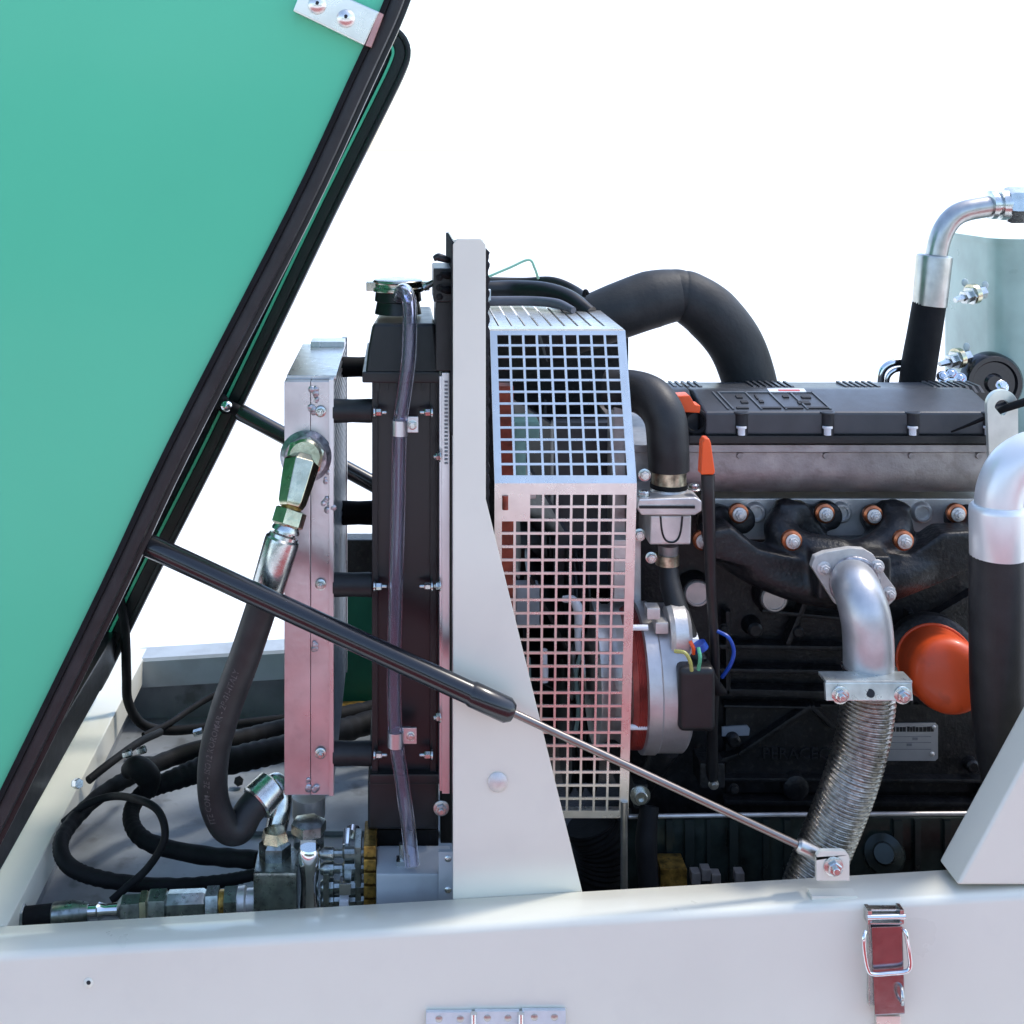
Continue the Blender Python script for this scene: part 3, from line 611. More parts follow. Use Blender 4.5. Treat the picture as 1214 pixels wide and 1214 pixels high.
# slot in the blank corner of the lower panel (dark inlay frame with red bracket behind)
b = MB(); b.tubep([(599, 588, Y2-.001), (599, 604, Y2-.001)], 3.6, seg=12); build(b, 'slot_grommet', RUST, fg)
D0, D1 = A0.copy(), A1.copy(); D0.y = D1.y = 2.71
tg = (sorted([0, 1]+[x for k in range(9) for x in (.07+k*.1, .07+k*.1+.018)]), [0, .08, .92, 1], lambda i, j: not (i % 2 == 1 and j == 1))
build(panel(D0, D1, A0, A1, tg), 'top_panel', GALV, fg)
for (a, c, nm) in ((A1, B1, 'fold'), (B1, C1, 'fold')): pass
b = MB(); b.loft([[A1, B1, B1+Yv*.05, Vector((A1.x, A1.y+.05, A1.z))], [A1+X*.003, B1+X*.003, B1+X*.003+Yv*.05, Vector((A1.x+.003, A1.y+.05, A1.z))]])
build(b, 'upper_side_flange', GALV, fg)
Cx = C1.copy(); b = MB(); b.loft([[B1, C1, C1+Yv*.02, B1+Yv*.02], [B1+X*.003, C1+X*.003, C1+X*.003+Yv*.02, B1+X*.003+Yv*.02]]); build(b, 'lower_side_flange', GALV, fg)
b = MB(); b.box(C0+Vector((0, 0, -.004)), C1+Vector((0, .03, 0))); build(b, 'bottom_flange', GALV, fg)
bolt(fg, 583, 368, 2.60, 5, ZINC, kind='hex', name='guard_bolt', ax=(0, -1, .2))
# red oxide bracket behind the guard's left column
rb = thing('red_bracket', 'red oxide steel upright behind the left column of guard holes', 'bracket', P(600, 700, 2.24))
b = MB(); b.boxp(590, 609, 458, 760, 2.30, 2.34); build(b, 'upright', RUST, rb, bev=.002)
# ------------------------------------------------------------------ fan and drives
fn = thing('cooling_fan', 'black engine cooling fan turning edge-on behind the guard', 'fan', P(632, 640, 2.58))
fc = P(632, 640, 2.60)
b = MB(); b.lathe(fc-X*.04, fc+X*.05, [(0, .06), (.1, .075), (.9, .075), (1, .05)], 28); build(b, 'hub', PLAS, fn)
for k in range(8):
    a = 2*math.pi*k/8+.2; rd = Vector((0, math.cos(a), math.sin(a))); tn = Vector((0, -math.sin(a), math.cos(a)))
    b = MB(); rings = []
    for j in range(5):
        r = .06+j*.052; wd = .03+.012*j; tw = .7-.06*j; e = tn*math.cos(tw)+X*math.sin(tw); nn = rd.cross(e)
        c = fc+rd*r; rings.append([c-e*wd-nn*.003, c+e*wd-nn*.003, c+e*wd+nn*.003, c-e*wd+nn*.003])
    b.loft(rings); build(b, 'blade', PLAS, fn)
sh = thing('fan_shroud', 'black ring shaped fan shroud rising above the top of the guard', 'shroud', P(600, 360, 2.6))
fs_ = P(600, 640, 2.72)
b = MB(); 
rr0 = (P(600, 337, 2.62).z-fs_.z)
b.lathe(fs_-X*.02+X*.0, fs_+X*.035, [(0, .30), (1, .30)], 8) if 0 else None
b.tubep([(576, 344, 2.62), (610, 343, 2.62), (645, 345, 2.58), (675, 354, 2.54), (700, 372, 2.5)], [11, 11, 11, 10, 9]); build(b, 'shroud_rim', PLAS, sh)
b = MB(); b.tubep([(576, 333, 2.75), (620, 334, 2.75), (655, 333, 2.72), (682, 344, 2.68), (702, 360, 2.6)], [5, 5, 5, 5, 5]); build(b, 'outer_lip', RUB, sh)
b = MB(); b.tubep([(580, 357, 2.55), (630, 357, 2.54), (660, 360, 2.5), (680, 368, 2.46)], [6, 6, 6, 4]); build(b, 'inner_pipe', mat('grey_pipe', (.12, .12, .14), .35), sh)
b = MB(); b.boxp(577, 582, 344, 356, 2.5, 2.52); build(b, 'white_tab', LABEL, sh)
b = MB(); b.tubep([(579, 328, 2.70), (605, 317, 2.70), (627, 308, 2.70), (634, 318, 2.70), (638, 330, 2.72)], 1.6, seg=8); tag(build(b, 'pale_wire', mat('pale_green_wire', (.45, .75, .55), .4)), 'thin pale green wire arching over the fan shroud', 'wire')
b = MB(); b.tubep([(692, 352, 2.5), (694, 345, 2.5), (697, 349, 2.5)], 2.5, seg=8); tag(build(b, 'shroud_clip', RUBM), 'tiny black clip at the end of the fan shroud', 'clip')
b = MB(); b.box((P(578, 0, 2.70).x, 2.72, CH-1.2), (P(745, 0, 2.72).x, 2.76, CH-.345)); tag(build(b, 'timing_cover', IRON), 'dark cast timing cover behind the guard holes', 'engine cover')
dr = thing('belt_drive', 'grey pulleys and belt seen through the guard holes', 'belt drive', P(680, 800, 2.4))
def pul(u0, u1, v, Y, r, m, name, grooves=2):
    A, B_ = P(u0, v, Y), P(u1, v, Y); pr = [(0, r*.6), (.02, r)]
    for k in range(grooves): a = .1+.8*k/grooves; w_ = .8/grooves; pr += [(a, r), (a+w_*.35, r*.9), (a+w_*.6, r*.9), (a+w_*.95, r)]
    pr += [(.98, r), (1, r*.6)]; b = MB(); b.lathe(A, B_, pr, 36); return build(b, name, m, dr)
pul(700, 742, 795, 2.33, .125, CASTL, 'alternator_housing_end', 1)
pul(672, 694, 700, 2.42, .075, IRON, 'pump_pulley'); pul(668, 700, 860, 2.52, .12, IRON, 'crank_pulley')
pul(676, 690, 795, 2.36, .05, STEEL, 'alternator_pulley')
pul(640, 664, 640, 2.55, .09, IRON, 'fan_pulley')
b = MB(); b.loft([[P(u, v, Y) for u, v, Y in ((682, 725, 2.30), (692, 725, 2.30), (692, 725, 2.31), (682, 725, 2.31))], [P(u, v, Y) for u, v, Y in ((682, 860, 2.32), (692, 860, 2.32), (692, 860, 2.33), (682, 860, 2.33))]]); build(b, 'drive_belt', RUBM, dr)
b = MB(); b.tubep([(668, 710, 2.29), (680, 712, 2.28), (687, 728, 2.28), (685, 750, 2.28), (686, 772, 2.28)], [4, 5, 7, 4, 4], seg=12); build(b, 'tension_link', LABEL, dr)
b = MB(); b.cyl(P(645, 790, 2.28), P(645, 808, 2.28), px(5, 2.28)); b.cyl(P(645, 770, 2.29), P(645, 790, 2.29), px(4, 2.28)); build(b, 'grease_tube', LABEL, dr)
b = MB(); b.boxp(612, 640, 696, 745, 2.32, 2.36); build(b, 'relay_box', mat('grey_enclosure', (.30, .32, .34), .5), dr, bev=.003)
b = MB(); b.tubep([(690, 770, 2.29), (683, 800, 2.29), (686, 840, 2.3), (682, 870, 2.3)], 2.5, seg=8); b.tubep([(625, 780, 2.3), (628, 830, 2.3), (640, 880, 2.32)], 4, seg=8); build(b, 'lead', mat('grey_green_lead', (.2, .3, .28), .4), dr)
b = MB(); b.boxp(727, 742, 480, 705, 2.33, 2.40); build(b, 'alloy_column', CAST, dr, bev=.004)
b = MB(); b.boxp(728, 760, 640, 714, 2.30, 2.335); build(b, 'pale_bracket', CASTL, dr, bev=.002)
b = MB(); b.boxp(655, 726, 500, 700, 2.46, 2.5); build(b, 'dark_housing', COVER, dr, bev=.01)
tb = thing('pale_green_pump', 'pale green pump body with white pipe behind the upper guard', 'pump', P(620, 570, 2.36))
b = MB(); b.boxp(609, 640, 500, 523, 2.38, 2.46); b.boxp(609, 624, 520, 572, 2.38, 2.42); build(b, 'pump_body', TEAL, tb, bev=.006)
b = MB(); b.tubep([(596, 488, 2.34), (604, 495, 2.34), (606, 515, 2.34), (606, 560, 2.35)], 3.5, seg=10); build(b, 'white_pipe', LABEL, tb)
b = MB(); b.boxp(606, 636, 574, 592, 2.36, 2.4); build(b, 'pump_foot', CASTL, tb, bev=.004)

# ------------------------------------------------------------------ engine
en = thing('diesel_engine', 'black diesel engine with charcoal rocker cover and aluminium head', 'engine', P(980, 960, 2.5))
b = MB(); b.boxp(748, 1420, 590, 985, 2.44, 2.85); build(b, 'engine_block', IRON, en, bev=.008)
def rib(u0, v0, u1, v1, r, Y=2.43, m=IRON, name='casting_rib'):
    b = MB(); A, B_ = P(u0, v0, Y), P(u1, v1, Y); d_ = (B_-A).normalized(); n_ = d_.cross(Yv).normalized()*px(r, Y)
    b.loft([[A-n_, A+n_, A+n_*.6-Yv*.022, A-n_*.6-Yv*.022][::1], [B_-n_, B_+n_, B_+n_*.6-Yv*.022, B_-n_*.6-Yv*.022]]); return build(b, name, m, en, bev=.003)
for a in ((845, 762, 1000, 764, 5), (850, 790, 1000, 792, 5), (850, 815, 1150, 822, 7), (855, 832, 970, 834, 3), (872, 890, 958, 832, 5), (958, 832, 985, 858, 5), (825, 905, 872, 890, 5), (850, 918, 1160, 920, 4), (1050, 760, 1150, 700, 5), (1075, 720, 1075, 830, 5), (900, 720, 1000, 730, 4), (855, 945, 1170, 948, 5), (860, 720, 860, 820, 5), (955, 700, 930, 760, 5)): rib(*a)
b = MB(); b.boxp(860, 1160, 835, 940, 2.425, 2.45); build(b, 'crankcase_pad', IRON, en, bev=.004)
for (u, v, r) in ((890, 740, 9), (940, 742, 7), (1010, 865, 8), (938, 925, 15), (1085, 740, 9), (1140, 640, 14), (1145, 900, 8), (865, 870, 8), (1160, 930, 9), (1010, 905, 6)):
    b = MB(); c = P(u, v, 2.44); b.lathe(c, c-Yv*.035, [(0, px(r*1.3, 2.44)), (.6, px(r, 2.44)), (.9, px(r, 2.4)), (1, px(r*.7, 2.4))], 24); build(b, 'casting_boss', IRON, en)
for (u, v) in ((822, 697), (912, 703)):
    c = P(u, v, 2.44); b = MB(); b.lathe(c, c-Yv*.03, [(0, px(22, 2.4)), (.8, px(19, 2.4)), (1, px(17, 2.4))], 30); build(b, 'plug_seat', IRON, en)
    b = MB(); b.lathe(c-Yv*.029, c-Yv*.036, [(0, px(15.5, 2.4)), (.6, px(15.5, 2.4)), (1, px(14, 2.4)), (1, px(12.5, 2.4)), (.55, px(12, 2.4))], 30); build(b, 'core_plug', CASTL, en)
# extra small casting bolts low on the block
for i in range(8): bolt(en, 860+i*40, 950, 2.43, 4.5, IRON, name='sump_bolt')
for (u, v) in ((858, 745), (1102, 655), (1120, 672), (1088, 668), (870, 935), (1168, 835), (1168, 880)): bolt(en, u, v, 2.40, 5, IRON, name='block_bolt')
# head
b = MB(); Yh0 = 2.33; z0 = P(0, 526, Yh0).z; z1 = P(0, 590, Yh0).z
prof = [(Yh0-.012, z0), (Yh0-.012, z0-.012), (Yh0, z0-.016)]
for k in range(9): a = math.pi/2*k/8*.95; prof.append((Yh0+.045*(1-math.cos(a)), z0-.045-(z0-z1-.045)*math.sin(a)))
prof += [(2.8, z1), (2.8, z0)]
b.extx(prof, P(746, 0, 2.33).x, P(1190, 0, 2.33).x); build(b, 'cylinder_head', CAST, en, ang=30)
for u in (877, 979, 1080, 1160): 
    b = MB(); c = P(u, 540, 2.33); b.lathe(c+Yv*.004, c-Yv*.004, [(0, px(5, 2.33)), (1, px(3.5, 2.33))], 16); build(b, 'head_pip', CAST, en)
b = MB(); b.boxp(835, 1180, 591, 640, 2.385, 2.45); build(b, 'exhaust_face', CASTL, en, bev=.003)
for u in (895, 996, 1092):
    c = P(u, 607, 2.385); b = MB(); b.lathe(c, c-Yv*.010, [(0, px(13, 2.38)), (.7, px(12, 2.38)), (1, px(10, 2.38)), (1, px(8, 2.38)), (.4, px(7, 2.38))], 24); build(b, 'face_plug', CASTL, en)
# rocker cover
xa, xb = P(836, 0, 2.32).x, P(1183, 0, 2.32).x
def zz(v, Y): return P(0, v, Y).z
prof = [(2.32, zz(516, 2.32)), (2.32, zz(489, 2.32)), (2.42, zz(462, 2.42)), (2.47, zz(459, 2.47)), (2.535, zz(460, 2.47)), (2.54, zz(516, 2.32))]
b = MB(); b.extx(prof, xa, xb); rc = build(b, 'rocker_cover', COVER, en, bev=.005, bseg=3)
b = MB(); b.extx([(2.312, zz(526, 2.312)), (2.312, zz(517, 2.312)), (2.55, zz(517, 2.312)), (2.55, zz(526, 2.312))], xa-.03, xb+.003); build(b, 'cover_gasket', PLAS, en, bev=.001)
b = MB(); b.extx([(2.36, zz(523, 2.33)), (2.36, zz(490, 2.36)), (2.44, zz(462, 2.44)), (2.52, zz(462, 2.44)), (2.52, zz(523, 2.33))], xa-.04, xa-.002); build(b, 'cover_end', COVER, en, bev=.004)
for u in (879, 981, 1082, 1172):
    c = P(u, 500, 2.32); r = px(8, 2.32)
    b = MB(); b.lathe(P(u, 488, 2.322)+Yv*.002, P(u, 516, 2.322)+Yv*.002, [(0, r), (1, r)], 18); build(b, 'bolt_recess', INK, en)
    b = MB(); b.torus(P(u, 489, 2.322)+Yv*.001, Z, r, .0018, 20, 6); build(b, 'recess_rim', COVER, en)
    b = MB(); q = P(u, 511, 2.312); b.cyl(q-Z*.007, q+Z*.006, px(4.2, 2.31), 14); b.cyl(q+Z*.005, q+Z*.008, px(6, 2.31), 14); build(b, 'cover_bolt', LABEL, en)
# fins in groups along the cover's upper edge
for (ua, ub) in ((800, 832), (893, 945), (1002, 1042), (1105, 1165)):
    u = ua
    while u < ub:
        b = MB(); c = P(u, 459.5, 2.49); b.loft([[c+Vector((-.003, -.03, -.004)), c+Vector((.003, -.03, -.004)), c+Vector((.003, .045, -.004)), c+Vector((-.003, .045, -.004))], [c+Vector((-.006, -.02, .007)), c+Vector((-.001, -.02, .007)), c+Vector((-.001, .035, .007)), c+Vector((-.006, .035, .007))]])
        build(b, 'cover_fin', COVER, en); u += 7.5
# raised pictogram panel on the sloping face of the cover
s0 = Vector((0, 2.32, zz(489, 2.32))); s1 = Vector((0, 2.42, zz(462, 2.42))); sn = (s1-s0).cross(X).normalized()
if sn.z < 0: sn = -sn
def slope(u, t, h=.0012): p = s0.lerp(s1, t); return Vector((P(u, 475, 2.36).x, p.y, p.z))+sn*h
def slab(u0, u1, t0, t1, name, m, lean=0, h=.0022):
    b = MB(); b.loft([[slope(u0+lean*(1-t0), t0, 0), slope(u1+lean*(1-t0), t0, 0), slope(u1+lean*(1-t1), t1, 0), slope(u0+lean*(1-t1), t1, 0)], [slope(u0+lean*(1-t0), t0, h), slope(u1+lean*(1-t0), t0, h), slope(u1+lean*(1-t1), t1, h), slope(u0+lean*(1-t1), t1, h)]]); return build(b, name, m, rc)
FR = mat('cover_relief', (.11, .12, .13), .4)
for u in (850, 856, 889, 918, 943, 970): slab(u, u+2, .12, .88, 'relief_line', FR, 9)
slab(858, 972, .84, .88, 'relief_line', FR, 4)
for (u0, u1) in ((866, 880), (894, 918), (922, 944), (948, 974)): slab(u0, u1, .14, .2, 'relief_bar', INK, 4)
for (u0, u1, t0, t1) in ((877, 884, .60, .72), (879, 887, .38, .48), (900, 902, .55, .75), (933, 940, .62, .72), (955, 966, .60, .70), (946, 960, .34, .46), (901, 906, .4, .5)): slab(u0, u1, t0, t1, 'pictogram', INK, 0)
slab(920, 965, .84, .99, 'warning_label', LABEL, 0, .003); slab(932, 958, .87, .93, 'red_print', REDL, 0, .0036)
# orange cap at the cover end
oc2 = thing('orange_filler_cap', 'orange plastic cap poking out of the left end of the rocker cover', 'cap', P(815, 480, 2.34))
b = MB(); b.prismp([(803, 470), (818, 469), (824, 480), (831, 481), (830, 490), (812, 489), (806, 480)], 2.31, 2.35); build(b, 'cap_body', ORANGEP, oc2, bev=.003)
b = MB(); b.torus(P(824, 500, 2.325), Yv, px(13, 2.32), px(3, 2.32), 24, 8); build(b, 'cap_loop', RUBM, oc2)
# exhaust manifold
b = MB(); Ym = 2.33
for pts, r in (([(846, 612, 2.37), (850, 640, 2.33), (885, 668, 2.30), (940, 690, 2.29), (1000, 700, 2.28)], [19, 20, 20, 22, 24]),
               ([(938, 605, 2.37), (925, 630, 2.33), (950, 648, 2.30), (1000, 660, 2.28)], [21, 20, 19, 22]),
               ([(1055, 606, 2.37), (1062, 630, 2.32), (1040, 650, 2.30), (1005, 664, 2.28)], [21, 20, 19, 22]),
               ([(1150, 608, 2.37), (1145, 640, 2.33), (1105, 664, 2.30), (1060, 682, 2.28), (1005, 692, 2.28)], [20, 20, 22, 24, 24])):
    b.tubep(pts, r, seg=16, n=6)
for (u, v) in ((850, 612), (875, 612), (938, 614), (977, 608), (955, 612), (1034, 612), (1056, 614), (1133, 612), (1150, 618), (938, 640), (1070, 640)):
    c = P(u, v, 2.385); b.cyl(c, c-Yv*.03, px(17, 2.38), 20)
b.prismp([(836, 632), (868, 626), (900, 652), (955, 664), (1005, 655), (1005, 722), (955, 704), (880, 672), (838, 662)], 2.265, 2.33)
b.prismp([(1160, 630), (1120, 632), (1082, 658), (1040, 655), (1005, 655), (1005, 722), (1068, 712), (1122, 690), (1160, 672)], 2.265, 2.33)
b.prismp([(925, 598), (958, 598), (985, 640), (1030, 640), (1050, 598), (1082, 600), (1078, 640), (1040, 668), (960, 668), (915, 640)], 2.335, 2.37)
b.boxp(970, 1058, 660, 712, 2.22, 2.31); b.sphere(P(1010, 682, 2.27), px(38, 2.27), (1, .7, 1))
mf = build(b, 'exhaust_manifold', IRON, en)
rm = mf.modifiers.new('remesh', 'REMESH'); rm.mode = 'VOXEL'; rm.voxel_size = .0045; rm.use_smooth_shade = True
sm = mf.modifiers.new('smooth', 'SMOOTH'); sm.iterations = 9; sm.factor = .6
for (u, v) in ((875, 608), (977, 608), (1034, 610), (1133, 608), (938, 640), (1070, 640), (832, 640)):
    c = P(u, v, 2.338 if v < 620 else (2.308 if u < 900 else 2.262)); bb = MB(); bb.lathe(c+Yv*.003, c-Yv*.009, [(0, px(11.5, 2.35)), (.75, px(11.5, 2.35)), (1, px(9, 2.35))], 18); build(bb, 'copper_collar', COPPER, en)
    bolt(en, 0, 0, 2.3, .0095, CASTL, world=c-Yv*.011, kind='nut', name='manifold_nut', sz=.8)
# nameplate, sticker, cast letters
npx = [(1040, 858), (1112, 857), (1112, 902), (1030, 902)]
b = MB(); b.prismp([(1036, 858), (1109, 857), (1112, 860), (1112, 899), (1109, 902), (1028, 902)], 2.421, 2.424); npl = build(b, 'nameplate', LGREY, en)
b = MB()
rnd = random.Random(3); u = 1046
while u < 1104:
    w_ = rnd.uniform(2, 4.5); b.boxp(u, u+w_, 861.5+rnd.uniform(0, .8), 867.5, 2.4202, 2.421); u += w_+rnd.choice((.6, .9, 1.6))
build(b, 'print_heading', INK, npl)
b = MB()
for v in (873, 880, 888): b.boxp(1046, 1104, v, v+.7, 2.4204, 2.421)
for (u, v) in ((1082, 874.5), (1075, 881.5)): b.boxp(u, u+6, v, v+3, 2.4204, 2.421)
build(b, 'print_lines', mat('grey_ink', (.2, .2, .22), .5), npl)
bolt(npl, 1105, 894, 2.4205, 3, CASTL, kind='button', name='rivet'); bolt(npl, 1107, 862, 2.4205, 2.5, CASTL, kind='button', name='rivet')
b = MB(); b.prismp([(856, 862), (886, 860), (889, 864), (888, 872), (856, 873)], 2.421, 2.424); build(b, 'paper_sticker', mat('blueish_label', (.30, .33, .38), .4), en)
lc = P(903, 899, 2.424); lettering('PERACEC', .030, lambda v: lc+X*v.x+Z*v.y, 'cast_letters', mat('cast_letter_black', (.022, .022, .024), .4), en, 0, Vector((0, -.004, 0)))
# oil filter
of = thing('oil_filter', 'orange spin-on oil filter on the side of the engine block', 'oil filter', P(1112, 795, 2.35))
A = P(1108, 785, 2.34); B_ = P(1127, 803, 2.185); r = px(46, 2.2)
b = MB(); b.lathe(A+(A-B_)*.25, A, [(0, r*1.25), (.8, r*1.22), (1, r*1.05)], 36); build(b, 'filter_base', IRON, of)
b = MB(); b.lathe(A, B_, [(0, r*.95), (.05, r), (.10, r*.97), (.80, r*.97), (.88, r*.95), (.94, r*.88), (.975, r*.76), (.99, r*.6), (1, r*.35)], 48); build(b, 'canister', ORANGE, of)
b = MB(); b.torus(A.lerp(B_, .08), (B_-A), r, .003, 40, 8); build(b, 'rolled_rim', ORANGE, of)

# dipstick
dp = thing('dipstick', 'black dipstick tube with an orange pull handle beside the exhaust manifold', 'dipstick', P(845, 925, 2.2))
b = MB(); c = [(831, 563), (833, 525), (836, 520), (841, 520), (843, 525), (848, 560), (846, 563)]; b.prismp(c, 2.14, 2.165); build(b, 'pull_handle', ORANGEP, dp, bev=.003, bseg=3)
b = MB(); b.tubep([(839, 562, 2.15), (840, 600, 2.15), (843, 700, 2.17), (848, 790, 2.2), (845, 860, 2.23), (844, 925, 2.28)], [8, 7.5, 6, 5.5, 6, 8], seg=16); build(b, 'guide_tube', PLAS, dp)
b = MB(); b.boxp(830, 860, 905, 935, 2.27, 2.33); build(b, 'tube_clip', IRON, dp, bev=.004)
bolt(dp, 846, 930, 2.27, 5, STEEL, name='clip_bolt')
# lifting eye
le = thing('lifting_eye', 'pale zinc lifting eye bolted upright at the end of the rocker cover', 'lifting eye', P(1190, 540, 2.23))
b = MB(); c = P(1187, 480, 2.23); pts = []; ro = px(18.5, 2.23); ri = px(9, 2.23)
out = [Vector((c.x+ro*math.cos(a), 0, c.z+ro*math.sin(a))) for a in [math.pi*k/16 for k in range(17)]]+[Vector((P(1172, 0, 2.23).x, 0, P(0, 560, 2.23).z)), Vector((P(1206, 0, 2.23).x, 0, P(0, 560, 2.23).z))]
m_ = len(out); inn = []
for o in out:
    dv = (o-Vector((c.x, 0, c.z))); inn.append(Vector((c.x, 0, c.z-.004))+dv.normalized()*ri)
mk = lambda q, y: [b.bm.verts.new((p.x, y, p.z)) for p in q]
o0, o1, i0, i1 = mk(out, 2.225), mk(out, 2.235), mk(inn, 2.225), mk(inn, 2.235)
for k in range(m_):
    j = (k+1) % m_
    b.bm.faces.new((o0[k], o0[j], i0[j], i0[k])); b.bm.faces.new((o1[j], o1[k], i1[k], i1[j])); b.bm.faces.new((o0[j], o0[k], o1[k], o1[j])); b.bm.faces.new((i0[k], i0[j], i1[j], i1[k]))
build(b, 'eye_plate', mat('pale_passivate', (.72, .74, .66), .38, .6), le, bev=.0012)
b = MB(); b.tubep([(1128, 512, 2.30), (1150, 503, 2.27), (1175, 492, 2.245), (1195, 483, 2.22), (1230, 472, 2.2)], [1.2, 2, 3, 4.5, 5], seg=10); tag(build(b, 'cable_tie', RUBM), 'thin black cable threaded through the lifting eye', 'cable')

# ------------------------------------------------------------------ thermostat housing and hoses
th = thing('thermostat_housing', 'cast aluminium thermostat housing right of the fan guard', 'thermostat housing', P(795, 645, 2.27))
b = MB(); b.lathe(P(793, 592, 2.27), P(793, 572, 2.27), [(0, px(26, 2.27)), (.4, px(24, 2.27)), (.8, px(19, 2.27)), (1, px(18, 2.27))], 32); build(b, 'outlet_neck', CASTL, th)
b = MB(); b.prismp([(757, 592), (825, 590), (832, 594), (832, 606), (824, 611), (760, 611), (755, 603)], 2.215, 2.34); build(b, 'upper_flange', CASTL, th, bev=.003, bseg=3)
b = MB(); b.boxp(758, 824, 600, 603, 2.212, 2.34); build(b, 'gasket', IRON, th)
b = MB(); b.prismp([(771, 611), (820, 611), (819, 646), (770, 646)], 2.225, 2.33); build(b, 'housing_body', CASTL, th, bev=.004, bseg=3)
b = MB(); b.tubep([(783, 612, 2.225), (785, 630, 2.224), (789, 640, 2.224), (796, 643, 2.224), (803, 640, 2.224), (807, 630, 2.224), (809, 612, 2.225)], 1.2, seg=8); build(b, 'relief_arc', IRON, th)
bolt(th, 763, 588, 2.235, 6, ZINC, ax=(0, -.1, 1), name='flange_bolt', sz=1.2); bolt(th, 823, 580, 2.235, 6, ZINC, ax=(0, -.1, 1), name='flange_bolt', sz=1.2)
bolt(th, 758, 634, 2.25, 6, ZINC, name='side_bolt')
b = MB(); b.lathe(P(792, 646, 2.27), P(792, 668, 2.27), [(0, px(12, 2.27)), (1, px(11, 2.27))], 24); build(b, 'lower_spigot', CAST, th)
rh = thing('radiator_hose', 'short bent black coolant hose dropping to the thermostat housing', 'hose', P(793, 560, 2.27))
b = MB(); b.tubep([(720, 462, 2.36), (748, 463, 2.34), (772, 472, 2.31), (788, 495, 2.28), (792, 530, 2.27), (793, 557, 2.27)], [24, 25, 26, 25, 24.5, 24], seg=28); build(b, 'hose_wall', RUB, rh)
b = MB(); b.cyl(P(793, 558, 2.27), P(793, 573, 2.27), px(20.5, 2.27), 32); build(b, 'hose_band', mat('worn_band', (.50, .45, .33), .35, .9, nscale=60, var=.4, spots=(.25, .12, .08)), rh)
b = MB(); b.cyl(P(793, 573, 2.27), P(793, 578, 2.27), px(22, 2.27), 32); build(b, 'seal_ring', RUBM, rh)
bolt(rh, 764, 563, 2.24, 6, ZINC, kind='hex', name='band_screw')
bh2 = thing('bypass_hose', 'narrow black hose slanting down from the thermostat to the starter wiring', 'hose', P(845, 815, 2.2))
b = MB(); b.tubep([(792, 668, 2.27), (795, 695, 2.25), (806, 730, 2.22), (824, 775, 2.19), (840, 805, 2.19)], [11, 13, 13, 11, 9], seg=20); build(b, 'hose_wall', RUB, bh2)
b = MB(); b.cyl(P(791, 657, 2.27), P(791, 669, 2.27), px(14, 2.27), 28); build(b, 'hose_band', MATS['worn_band'], bh2); bolt(bh2, 772, 661, 2.25, 5.5, ZINC, name='band_screw')
b = MB(); b.tubep([(832, 785, 2.17), (840, 800, 2.17), (850, 816, 2.18), (858, 820, 2.2)], [6, 8, 8, 4], seg=14); build(b, 'end_boot', RUBM, bh2)
b = MB(); b.cyl(P(828, 763, 2.17), P(832, 770, 2.17), px(9, 2.17), 20); build(b, 'blue_collar', BLUE, bh2)
ah = thing('air_intake_hose', 'fat black air intake hose arching over behind the rocker cover', 'hose', P(890, 455, 2.58))
pts = [(640, 400, 2.56), (690, 385, 2.56), (735, 368, 2.56), (772, 355, 2.57), (799, 350, 2.58), (808, 350, 2.58), (818, 354, 2.58), (843, 372, 2.58), (870, 405, 2.58), (886, 444, 2.58), (896, 490, 2.58)]
b = MB(); b.tubep(pts, [30, 31, 33, 34, 31, 29.5, 31.5, 34, 33, 32, 31], seg=36, n=10); build(b, 'hose_wall', mat('soft_rubber', (.02, .021, .022), .6, nscale=18, var=.2, bump=.3, bscale=120), ah)

# ------------------------------------------------------------------ alternator
al = thing('alternator', 'aluminium alternator with red ring and black end cap below the hoses', 'alternator', P(795, 885, 2.3))
Ya = 2.27
def xl(u0, u1, v, prof, name, m, sg=40, Y=Ya):
    b = MB(); b.lathe(P(u0, v, Y), P(u1, v, Y), [(t, px(r, Y)) for t, r in prof], sg); return build(b, name, m, al, ang=30)
xl(738, 757, 802, [(0, 76), (.3, 80)]+[(t/20, 80-(t % 2)*1.2) for t in range(7, 19)]+[(1, 80)], 'red_stator', mat('red_stator', (.30, .045, .035), .38, nscale=30, var=.25))
for k in range(0):
    a = 2*math.pi*k/12+.15
    c = P(738, 802, Ya)+Vector((0, math.sin(a), math.cos(a)))*px(80.5, Ya); b = MB(); b.cyl(c, c+X*.04, .0028, 8); build(b, 'tie_rod', CHROME, al)
xl(753, 807, 802, [(0, 80), (.03, 85), (.30, 85), (.34, 83), (.88, 83), (.95, 79), (1, 74)], 'rear_housing', mat('alternator_cast', (.52, .50, .50), .42, .7, nscale=20, var=.12, bump=.2))
xl(800, 820, 802, [(0, 60), (.8, 58), (1, 50)], 'brush_cover', CAST)
b = MB(); b.boxp(805, 849, 792, 869, 2.14, 2.28); build(b, 'end_cap', PLAS, al, bev=.012, bseg=4)
xl(790, 815, 750, [(0, 30), (.2, 34), (.8, 34), (1, 28)], 'bearing_boss', CASTL, Y=2.22)
xl(812, 826, 765, [(0, 18), (1, 16)], 'terminal_block', LABEL, 8, Y=2.20)
for (u, v) in ((775, 728), (782, 870), (785, 745)):
    b = MB(); b.boxp(u-8, u+8, v-7, v+7, 2.19 if v < 800 else 2.17, 2.22); build(b, 'housing_lug', CASTL, al, bev=.003)
for i, (u, v) in enumerate(((762, 744), (762, 862))):
    b = MB(); b.cyl(P(742, v, 2.165), P(768, v, 2.165), px(3.4, 2.16), 10); build(b, 'through_bolt', LABEL, al)
